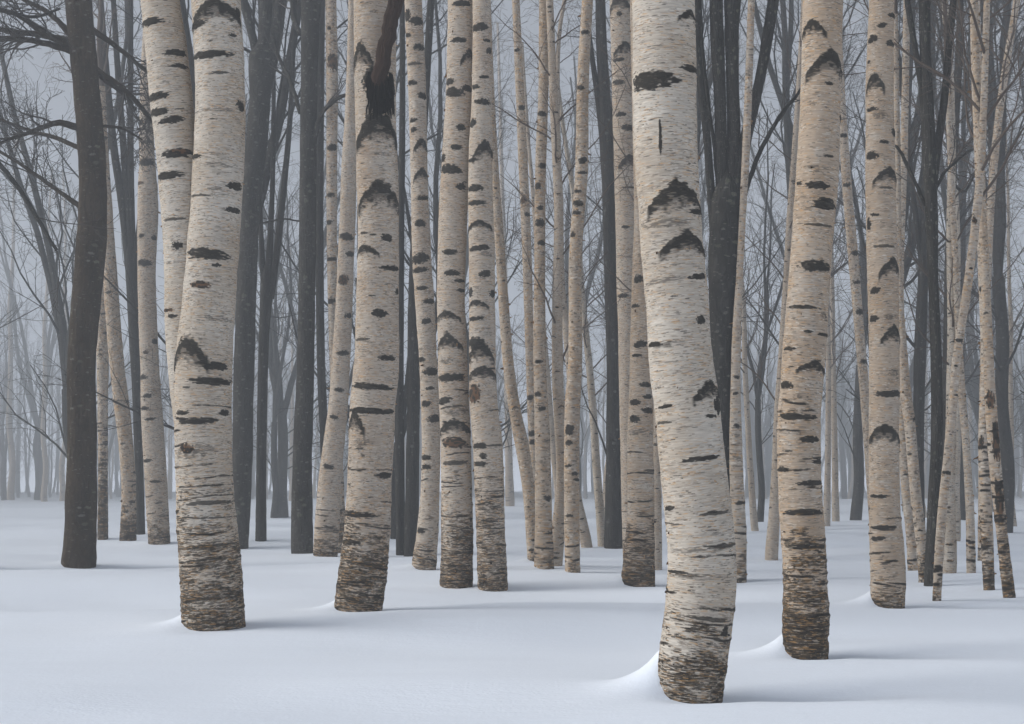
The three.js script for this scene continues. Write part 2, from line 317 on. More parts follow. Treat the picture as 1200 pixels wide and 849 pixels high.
function limb(parent, name, trace, d, base, mat, r, twigs, dEnd = d, sides = 8) {  // a traced branch: [x, y, width] in photo pixels, from the stem outwards
  const n = trace.length, pts = [], rad = [];
  trace.forEach(([x, y, w], k) => { const dd = lerp(d, dEnd, k / (n - 1)); pts.push(at(x, y, dd).sub(base)); rad.push(w / 2 * perPx(y, dd)); });
  const c = new THREE.CatmullRomCurve3(pts, false, 'centripetal'), m = Math.max(6, n * 3), P = c.getSpacedPoints(m), tb = new TB(), R = [];
  for (let k = 0; k <= m; k++) { const t = k / m * (n - 1), q = Math.min(n - 2, t | 0); R.push(lerp(rad[q], rad[q + 1], t - q)); if (k && k < m) P[k].add(V(r() - 0.5, r() - 0.5, r() - 0.5).multiplyScalar(R[k] * 0.5)); }
  tb.tube(P, R, sides); const b = mesh(name, tb.build(), mat, parent);
  if (twigs) {
    const tw = new TB();
    for (let k = 0; k < twigs; k++) { const t = lerp(0.25, 1, r()) * m, q = Math.min(m - 1, t | 0), p = P[q].clone().lerp(P[q + 1], t - q), dir = P[q + 1].clone().sub(P[q]).normalize(); dir.addScaledVector(perp(dir, r), 0.8).normalize(); grow(tw, p, dir, (0.35 + 0.6 * r()) * d / 20, Math.max(0.004, R[q] * 0.35), 1, { ...ELM, n: [0, 4, 3] }, r); }
    mesh('twig_spray', tw.build(), M.twig, b);
  }
  return b;
}

// ---------------------------------------------------------------- the birches read off the photograph
// stem: [y, left, right]; scars: [x, y, width, height, kind] with kind 0 patch, 1 chevron, 2 line, 3 brown, 5 faint; rough: photo row where the rough foot begins
const birches = [
  { label: 'stout white birch with black chevron scars and a high snow fin piled on its foot', tone: 'white', rough: 610, roughDensity: 11000, seed: 101, big: 2, fin: 0.27,
    stem: [[-40, 740, 812], [0, 741, 814], [100, 741, 816], [200, 745, 819], [250, 749, 821], [300, 751, 825], [350, 756, 830], [425, 760, 836], [474, 767, 843], [524, 771, 848], [574, 776, 854], [624, 781, 860], [674, 782, 863], [724, 778, 859], [774, 772, 852], [812, 770, 847]],
    scars: [[804, 24, 24, 14, 1], [765, 102, 52, 26, 0], [805, 87, 26, 10, 0], [771, 172, 4, 46, 0], [788, 234, 60, 36, 1], [812, 254, 22, 7, 0], [778, 266, 60, 14, 5], [800, 289, 58, 28, 1], [778, 331, 56, 8, 5], [814, 330, 24, 8, 0], [818, 380, 12, 13, 0], [782, 405, 44, 10, 5], [766, 404, 20, 6, 0], [825, 462, 34, 22, 1], [838, 480, 8, 26, 0], [829, 491, 16, 5, 0], [778, 475, 18, 5, 0], [775, 494, 18, 4, 2], [818, 539, 46, 7, 0], [782, 592, 15, 6, 0], [833, 603, 38, 5, 2], [816, 643, 84, 9, 5], [840, 640, 40, 6, 2], [816, 674, 80, 8, 5], [790, 670, 24, 5, 0], [846, 735, 10, 14, 0], [824, 722, 60, 6, 2]] },
  { label: 'thick twin-stemmed birch with a hooked black scar where its two stems join', tone: 'white', rough: 470, seed: 102, big: 2, fin: 0.15, roughDensity: 7600,
    stem: [[-40, 222, 279], [0, 224, 281], [100, 229, 286], [200, 226, 285], [300, 218, 279], [360, 213, 275], [425, 206, 273], [499, 204, 271], [574, 207, 273], [624, 208, 278], [674, 211, 283], [732, 214, 287]],
    scars: [[254, 18, 54, 32, 1], [233, 33, 26, 10, 0], [281, 20, 8, 12, 0], [275, 48, 9, 5, 0], [250, 70, 52, 11, 0], [261, 92, 22, 4, 2], [284, 128, 12, 14, 0], [254, 135, 54, 6, 5], [232, 188, 18, 7, 0], [262, 198, 42, 7, 5], [276, 221, 16, 11, 0], [256, 226, 22, 5, 5], [240, 234, 32, 3, 2], [276, 248, 18, 8, 0], [247, 302, 50, 14, 0], [258, 314, 11, 5, 0], [240, 338, 26, 10, 3], [262, 375, 42, 9, 5], [224, 412, 50, 34, 1], [206, 430, 9, 20, 0], [256, 431, 28, 11, 0], [250, 449, 46, 11, 0], [220, 485, 20, 6, 0], [236, 495, 48, 9, 0], [265, 485, 9, 9, 0], [234, 530, 50, 20, 5], [225, 526, 18, 14, 3], [208, 598, 12, 6, 0], [250, 590, 64, 6, 2], [208, 621, 12, 6, 0], [245, 640, 72, 5, 2], [212, 680, 12, 5, 0], [235, 700, 62, 5, 2], [278, 698, 16, 9, 0]],
    twin: { stem: [[-40, 162, 205], [0, 165, 210], [60, 170, 219], [100, 174, 224], [200, 185, 234], [300, 192, 240], [375, 193, 240], [450, 199, 244], [520, 206, 248], [600, 215, 255]], seed: 132, d: 0.13,
      scars: [[181, 30, 32, 10, 0], [209, 69, 28, 9, 0], [213, 84, 22, 6, 0], [204, 146, 32, 10, 0], [190, 116, 28, 11, 0], [190, 134, 26, 11, 0], [210, 185, 38, 12, 0], [214, 183, 24, 8, 3], [200, 209, 40, 10, 0], [208, 260, 28, 4, 2], [212, 291, 15, 11, 0], [205, 310, 30, 5, 5], [200, 365, 18, 5, 3], [206, 372, 14, 5, 0]] } },
  { label: 'birch with a snapped reddish branch stub rising from a black collar on its stem', tone: 'cream', rough: 500, seed: 103, big: 2, fin: 0.12, roughDensity: 7600,
    stem: [[-40, 414, 464], [0, 414, 464], [125, 416, 464], [250, 419, 467], [350, 418, 467], [425, 415, 467], [474, 410, 463], [524, 408, 461], [574, 406, 459], [624, 403, 457], [674, 397, 453], [714, 392, 448]],
    scars: [[425, 67, 26, 32, 1], [447, 108, 38, 34, 0], [440, 96, 30, 24, 0], [444, 152, 50, 42, 1], [444, 230, 46, 32, 1], [454, 282, 13, 11, 0], [430, 295, 30, 13, 1], [456, 317, 21, 7, 0], [446, 370, 20, 11, 0], [466, 343, 6, 9, 0], [454, 421, 20, 7, 0], [437, 455, 50, 9, 0], [435, 483, 58, 8, 0], [416, 494, 26, 26, 1], [425, 520, 22, 12, 5], [450, 557, 20, 8, 0], [425, 603, 42, 7, 0], [410, 637, 32, 8, 0], [430, 660, 50, 6, 2], [425, 400, 22, 4, 2], [440, 20, 12, 5, 5], [448, 185, 26, 5, 5]] },
  { label: 'warm tan birch darkening to brown-black bark above a small snow fin', tone: 'tan', rough: 500, seed: 104, big: 2, fin: 0.17, roughDensity: 15000,
    stem: [[-40, 944, 990], [0, 942, 988], [100, 939, 986], [200, 934, 983], [300, 927, 975], [425, 917, 967], [499, 911, 962], [574, 913, 963], [624, 915, 967], [674, 918, 969], [724, 918, 972], [767, 918, 970]],
    scars: [[950, 36, 28, 19, 1], [965, 78, 42, 32, 1], [967, 103, 11, 5, 0], [984, 140, 7, 10, 0], [966, 187, 14, 4, 0], [957, 201, 42, 6, 5], [954, 222, 30, 10, 0], [934, 219, 9, 5, 0], [963, 238, 20, 7, 0], [961, 244, 32, 12, 0], [956, 267, 36, 4, 2], [951, 315, 40, 15, 0], [940, 363, 38, 5, 0], [962, 371, 11, 9, 5], [961, 393, 15, 5, 0], [943, 391, 11, 4, 0], [924, 412, 11, 5, 0], [948, 430, 34, 14, 1], [919, 455, 15, 11, 0], [931, 468, 11, 7, 5], [933, 490, 46, 9, 0], [945, 516, 26, 9, 0], [916, 550, 14, 7, 0], [955, 542, 14, 8, 0], [945, 567, 34, 7, 0], [938, 600, 44, 7, 0], [942, 640, 46, 8, 0]] },
  { label: 'tan birch with an arched black scar halfway up and a dark swollen foot', tone: 'tan', rough: 610, seed: 105, big: 1, fin: 0.14, roughDensity: 13000,
    stem: [[-40, 1020, 1048], [0, 1019, 1048], [100, 1015, 1047], [200, 1015, 1049], [300, 1016, 1052], [425, 1019, 1054], [524, 1018, 1054], [600, 1019, 1055], [640, 1019, 1059], [670, 1020, 1061], [709, 1020, 1060]],
    scars: [[1043, 21, 12, 7, 0], [1031, 34, 12, 7, 0], [1020, 49, 11, 11, 0], [1040, 54, 13, 8, 0], [1017, 75, 4, 5, 0], [1023, 98, 20, 22, 1], [1020, 131, 13, 6, 0], [1029, 139, 20, 11, 5], [1045, 158, 8, 12, 0], [1033, 170, 13, 5, 0], [1020, 185, 13, 11, 0], [1036, 207, 30, 20, 1], [1035, 223, 18, 3, 2], [1023, 254, 9, 4, 0], [1017, 265, 4, 18, 0], [1033, 291, 28, 4, 2], [1040, 314, 26, 22, 1], [1024, 342, 11, 9, 0], [1022, 375, 9, 9, 0], [1037, 374, 18, 8, 5], [1042, 392, 26, 20, 1], [1043, 438, 17, 11, 5], [1038, 463, 32, 9, 0], [1035, 508, 36, 22, 1], [1029, 582, 20, 5, 0], [1033, 618, 30, 5, 0], [1027, 631, 16, 6, 0]] },
  { label: 'birch speckled with orange bark and two broad black scars, right of a close neighbour', tone: 'cream', rough: 455, seed: 106, big: 1, fin: 0.03, roughDensity: 6000,
    stem: [[-40, 553, 574], [0, 554, 575], [100, 553, 576], [200, 549, 577], [300, 549, 580], [425, 550, 581], [480, 551, 584], [524, 554, 589], [624, 558, 592], [691, 560, 595]],
    scars: [[563, 35, 19, 11, 0], [570, 50, 9, 5, 0], [573, 62, 7, 9, 0], [567, 93, 13, 4, 0], [558, 104, 11, 7, 0], [565, 122, 20, 8, 0], [554, 147, 9, 13, 0], [566, 176, 22, 22, 1], [553, 190, 13, 5, 0], [557, 223, 21, 9, 0], [559, 240, 22, 7, 0], [562, 265, 28, 11, 1], [562, 293, 24, 8, 0], [570, 300, 18, 8, 5], [568, 323, 15, 9, 0], [551, 344, 6, 13, 0], [577, 346, 7, 10, 0], [561, 357, 23, 10, 1], [558, 375, 21, 7, 0], [562, 412, 33, 24, 1], [560, 404, 22, 16, 0], [566, 437, 34, 16, 1], [558, 463, 14, 26, 3], [562, 523, 19, 8, 0], [566, 535, 9, 9, 0], [563, 544, 15, 7, 0], [578, 523, 22, 3, 2], [566, 680, 10, 18, 0]] },
  { label: 'birch with a heavy black band low down and grey-brown scaly foot, beside an orange-flecked one', tone: 'cream', rough: 480, seed: 107, big: 1, fin: 0.03, roughDensity: 10000,
    stem: [[-40, 526, 554], [0, 525, 554], [100, 523, 556], [150, 520, 555], [200, 517, 551], [250, 514, 548], [350, 512, 545], [425, 513, 548], [524, 516, 552], [624, 517, 554], [688, 516, 554]],
    scars: [[541, 8, 23, 8, 0], [538, 51, 21, 7, 0], [550, 68, 20, 18, 1], [527, 99, 14, 9, 0], [532, 112, 26, 13, 0], [547, 107, 13, 9, 0], [540, 153, 11, 9, 0], [535, 176, 16, 7, 0], [519, 188, 7, 11, 0], [529, 202, 26, 13, 0], [540, 221, 12, 9, 0], [528, 298, 18, 8, 0], [530, 322, 20, 8, 0], [539, 331, 15, 5, 0], [540, 342, 10, 5, 0], [526, 371, 28, 11, 1], [527, 401, 30, 20, 1], [524, 424, 18, 9, 5], [530, 444, 34, 11, 0], [522, 470, 18, 9, 0], [533, 500, 36, 18, 1], [534, 482, 34, 16, 5], [533, 520, 30, 14, 3], [534, 543, 30, 6, 2]] },
  { label: 'leaning birch with gently curved stem and many small black nicks, left of the banded pair', tone: 'cream', rough: 560, seed: 108, big: 1, fin: 0.1, roughDensity: 4400,
    stem: [[-40, 473, 492], [0, 474, 494], [100, 478, 499], [200, 481, 501], [300, 483, 505], [350, 486, 509], [425, 491, 512], [474, 493, 515], [524, 494, 516], [574, 493, 515], [624, 488, 514], [666, 482, 511]],
    scars: [[477, 20, 10, 17, 0], [487, 28, 17, 11, 0], [491, 58, 15, 9, 0], [479, 43, 6, 6, 0], [486, 77, 19, 4, 2], [484, 99, 12, 7, 0], [495, 115, 12, 9, 0], [485, 143, 10, 6, 0], [485, 154, 8, 7, 0], [493, 170, 16, 15, 1], [493, 205, 16, 16, 1], [495, 234, 15, 7, 0], [493, 264, 13, 10, 0], [493, 305, 22, 14, 0], [492, 318, 22, 8, 0], [495, 339, 13, 6, 0], [502, 355, 14, 7, 0], [500, 378, 12, 8, 0], [495, 422, 8, 7, 0], [504, 437, 17, 11, 0], [504, 456, 11, 5, 0], [500, 474, 12, 9, 0], [508, 492, 16, 10, 0], [500, 537, 13, 7, 0], [500, 548, 11, 7, 0], [494, 623, 10, 7, 0]] },
  { label: 'birch with dark flared foot rising behind the stout white birch', tone: 'tan', rough: 540, seed: 109, big: 1, fin: 0.14, roughDensity: 13000,
    stem: [[-40, 738, 762], [150, 741, 764], [250, 743, 765], [350, 740, 765], [425, 738, 765], [524, 735, 766], [599, 735, 767], [649, 731, 767], [685, 728, 767]],
    scars: [[748, 329, 12, 11, 0], [750, 405, 17, 9, 0], [746, 418, 13, 4, 0], [755, 452, 15, 7, 0], [744, 473, 13, 8, 0], [758, 466, 12, 7, 0], [757, 482, 15, 8, 0], [743, 492, 11, 11, 0], [750, 508, 30, 9, 5], [744, 360, 10, 5, 0]] },
  { label: 'pale birch with small arched scars, tight on the left of the stout white birch', tone: 'pink', rough: 600, seed: 110, big: 1, d: 22.5, fin: 0,
    stem: [[-40, 713, 738], [0, 714, 740], [100, 717, 744], [200, 720, 746], [300, 722, 747], [425, 725, 746], [524, 727, 746], [612, 729, 748], [655, 730, 750]],
    scars: [[726, 6, 26, 18, 1], [725, 20, 7, 6, 0], [730, 59, 23, 16, 1], [725, 73, 15, 5, 0], [725, 99, 14, 7, 0], [727, 137, 13, 6, 0], [735, 153, 17, 9, 0], [735, 190, 21, 16, 1], [735, 222, 20, 3, 2], [730, 348, 12, 6, 0], [732, 268, 10, 4, 0]] },
  { label: 'slim birch bending right at the top, standing alone before a broad grey trunk', tone: 'tan', rough: 640, seed: 111, fin: 0.02,
    stem: [[-40, 684, 697], [0, 682, 695], [100, 676, 690], [200, 674, 689], [300, 667, 682], [425, 666, 682], [474, 662, 680], [574, 661, 679], [671, 662, 680]],
    scars: [[680, 105, 11, 6, 0], [682, 190, 12, 9, 0], [682, 204, 12, 4, 0], [677, 226, 9, 5, 0], [677, 240, 14, 8, 0], [675, 251, 11, 6, 0], [671, 277, 7, 7, 0], [668, 505, 11, 15, 0], [667, 520, 9, 7, 0], [666, 547, 8, 4, 0], [673, 556, 9, 5, 0], [675, 563, 8, 4, 0], [668, 605, 11, 4, 0], [686, 40, 11, 6, 0]] },
  { label: 'straight slim birch with orange-tinged foot, touching a thinner stem on its left', tone: 'tan', rough: 630, seed: 112, fin: 0.05,
    stem: [[-40, 633, 646], [0, 632, 645], [100, 631, 643], [200, 627, 640], [300, 626, 639], [425, 625, 640], [524, 627, 645], [599, 627, 647], [666, 626, 649]],
    scars: [[635, 135, 11, 7, 0], [635, 196, 10, 9, 0], [630, 220, 9, 10, 0], [633, 245, 8, 6, 0], [633, 263, 12, 11, 0], [634, 286, 10, 7, 0], [631, 425, 10, 5, 0], [630, 463, 10, 7, 0], [635, 480, 9, 6, 0], [641, 585, 10, 8, 0]] },
  { label: 'thin speckled birch half hidden behind a straight slim birch', tone: 'tan', rough: 630, seed: 113, d: 24,
    stem: [[-40, 598, 608], [0, 600, 609], [100, 604, 614], [200, 608, 619], [300, 612, 623], [425, 616, 626], [524, 620, 630], [600, 624, 635], [650, 627, 638]],
    scars: [[611, 128, 9, 7, 0], [613, 236, 9, 9, 3], [618, 253, 8, 6, 0], [621, 467, 9, 7, 0], [624, 509, 10, 8, 0], [625, 519, 10, 7, 0], [606, 60, 8, 5, 0]] },
  { label: 'thin leaning birch emerging from behind the orange-flecked birch', tone: 'tan', rough: 620, seed: 114, d: 21, fin: 0.05,
    stem: [[120, 571, 580], [175, 573, 583], [300, 581, 592], [425, 589, 602], [480, 596, 610], [524, 604, 620], [574, 612, 627], [624, 616, 630], [657, 618, 630]], scars: [] },
  { label: 'birch kinked low down with a brown burr on its stem, right of a dark trunk', tone: 'pink', rough: 590, seed: 115, big: 1, fin: 0.06,
    stem: [[60, 407, 417], [130, 404, 418], [200, 400, 418], [300, 396, 415], [425, 389, 410], [474, 385, 408], [524, 378, 403], [574, 372, 399], [624, 368, 397], [652, 367, 395]],
    scars: [[406, 279, 17, 10, 0], [410, 299, 11, 8, 0], [403, 330, 13, 14, 3], [408, 371, 9, 7, 0], [402, 415, 15, 7, 0], [398, 458, 12, 6, 0], [392, 490, 12, 6, 0], [386, 548, 14, 7, 0]] },
  { label: 'slender birch with a shaggy brown burr high up, behind the kinked birch', tone: 'pink', rough: 560, seed: 116, d: 26,
    stem: [[-40, 381, 393], [0, 381, 394], [100, 382, 396], [200, 382, 395], [300, 383, 395], [425, 386, 397], [520, 389, 401], [640, 394, 406]],
    scars: [[390, 75, 13, 24, 3], [386, 35, 5, 5, 0], [389, 175, 12, 9, 0], [388, 230, 10, 6, 0], [389, 305, 12, 6, 0], [386, 262, 8, 7, 0], [389, 354, 10, 8, 0]] },
  { label: 'pinkish birch with peeling orange curls, standing left of the twin-stemmed birch', tone: 'pink', rough: 570, seed: 117, fin: 0.03, big: 1, curl: 70,
    stem: [[-40, 170, 178], [40, 167, 176], [100, 164, 176], [165, 163, 180], [250, 161, 185], [325, 161, 182], [425, 164, 186], [499, 166, 191], [574, 170, 196], [637, 174, 199]],
    scars: [[165, 145, 9, 9, 0], [172, 168, 16, 4, 2], [172, 192, 20, 10, 0], [166, 216, 8, 5, 3], [168, 278, 9, 5, 0], [171, 310, 18, 9, 0], [181, 280, 6, 7, 0], [182, 402, 6, 7, 0], [173, 414, 7, 5, 3], [169, 443, 13, 7, 0], [175, 465, 11, 6, 0], [172, 479, 11, 5, 0], [178, 492, 13, 4, 0], [175, 540, 12, 5, 0], [184, 565, 14, 4, 0]] },
  { label: 'plain curved birch with few marks, just right of the lichen-spotted dark trunk', tone: 'tan', rough: 560, seed: 118, fin: 0.02,
    stem: [[200, 117, 128], [250, 119, 132], [350, 122, 139], [425, 128, 145], [474, 133, 151], [524, 139, 156], [574, 142, 159], [634, 140, 159]], scars: [] },
  { label: 'narrow scaly birch half hidden behind the lichen-spotted dark trunk', tone: 'cream', rough: 470, seed: 119, fin: 0, stem: [[260, 113, 125], [325, 113, 126], [424, 113, 127], [474, 114, 126], [549, 115, 126], [633, 114, 126]], scars: [[121, 545, 12, 5, 0], [120, 600, 12, 6, 0]] },
  { label: 'slim birch with small dark dots right of the stout white birch foot', tone: 'cream', rough: 600, seed: 120, fin: 0, stem: [[-40, 878, 886], [150, 871, 880], [300, 864, 872], [424, 857, 868], [549, 855, 871], [624, 858, 875], [682, 862, 875]], scars: [[863, 443, 8, 5, 0], [862, 462, 7, 4, 0], [863, 500, 8, 5, 0], [866, 590, 12, 5, 0]] },
  { label: 'thin leaning birch with black nicks passing behind the arched-scar birch', tone: 'cream', rough: 620, seed: 121, d: 24, stem: [[20, 978, 986], [100, 982, 990], [200, 986, 997], [300, 994, 1006], [425, 1005, 1016], [500, 1011, 1023], [600, 1018, 1030], [655, 1022, 1034]], scars: [[988, 160, 10, 6, 0], [991, 218, 11, 5, 0], [1001, 298, 10, 7, 0], [1004, 332, 11, 5, 0], [1007, 367, 11, 8, 0], [1012, 425, 10, 6, 0]] },
  { label: 'crooked slim birch leaning right at the top, the first of the right-hand thicket', tone: 'pink', rough: 640, seed: 122, curl: 40, fin: 0, crownLow: true, stem: [[-20, 1154, 1161], [100, 1150, 1158], [200, 1145, 1154], [240, 1141, 1151], [330, 1130, 1140], [424, 1116, 1126], [474, 1112, 1122], [524, 1107, 1117], [624, 1097, 1108], [704, 1093, 1103]], scars: [[1139, 260, 10, 8, 3], [1124, 400, 10, 5, 0], [1109, 555, 10, 6, 0]] },
  { label: 'upright scruffy birch with torn orange bark at knee height in the right-hand thicket', tone: 'pink', rough: 520, seed: 123, curl: 60, fin: 0, crownLow: true, stem: [[-40, 1136, 1148], [100, 1139, 1151], [200, 1143, 1154], [300, 1146, 1157], [425, 1150, 1161], [524, 1147, 1160], [624, 1150, 1164], [692, 1153, 1166]], scars: [[1148, 340, 10, 7, 0], [1148, 520, 8, 18, 3], [1152, 400, 9, 6, 0]] },
  { label: 'birch with a long strip of torn brown bark leaning in the right-hand thicket', tone: 'tan', rough: 480, seed: 124, curl: 70, fin: 0, stem: [[150, 1143, 1152], [300, 1149, 1159], [424, 1153, 1165], [500, 1156, 1170], [560, 1161, 1175], [624, 1168, 1181], [701, 1176, 1190]], scars: [[1166, 520, 10, 60, 3], [1170, 590, 9, 60, 3], [1160, 470, 9, 24, 3]] },
  { label: 'thin birch curving out to the right above the torn-barked stems', tone: 'pink', rough: 600, seed: 125, d: 23, curl: 20, crownLow: true, stem: [[-30, 1193, 1200], [0, 1188, 1196], [125, 1168, 1177], [225, 1158, 1167], [300, 1154, 1163], [424, 1149, 1158], [560, 1147, 1156], [668, 1146, 1155]], scars: [] },
  { label: 'left one of two thin birches leaning side by side behind the arched-scar birch', tone: 'cream', rough: 640, seed: 126, fin: 0, stem: [[60, 1058, 1066], [180, 1055, 1064], [300, 1051, 1060], [400, 1050, 1060], [499, 1052, 1063], [580, 1057, 1069], [640, 1063, 1075], [669, 1064, 1076]], scars: [] },
  { label: 'right one of two thin birches leaning side by side behind the arched-scar birch', tone: 'cream', rough: 600, seed: 127, fin: 0, stem: [[200, 1048, 1056], [330, 1050, 1058], [440, 1053, 1066], [499, 1060, 1073], [580, 1067, 1080], [640, 1074, 1087], [683, 1077, 1088]], scars: [] },
  { label: 'slim pale birch bowing gently, between the crooked birch and the torn-barked stems', tone: 'cream', rough: 640, seed: 128, fin: 0, stem: [[240, 1113, 1120], [350, 1118, 1126], [449, 1122, 1131], [524, 1128, 1137], [600, 1132, 1142], [672, 1133, 1144]], scars: [] },
];
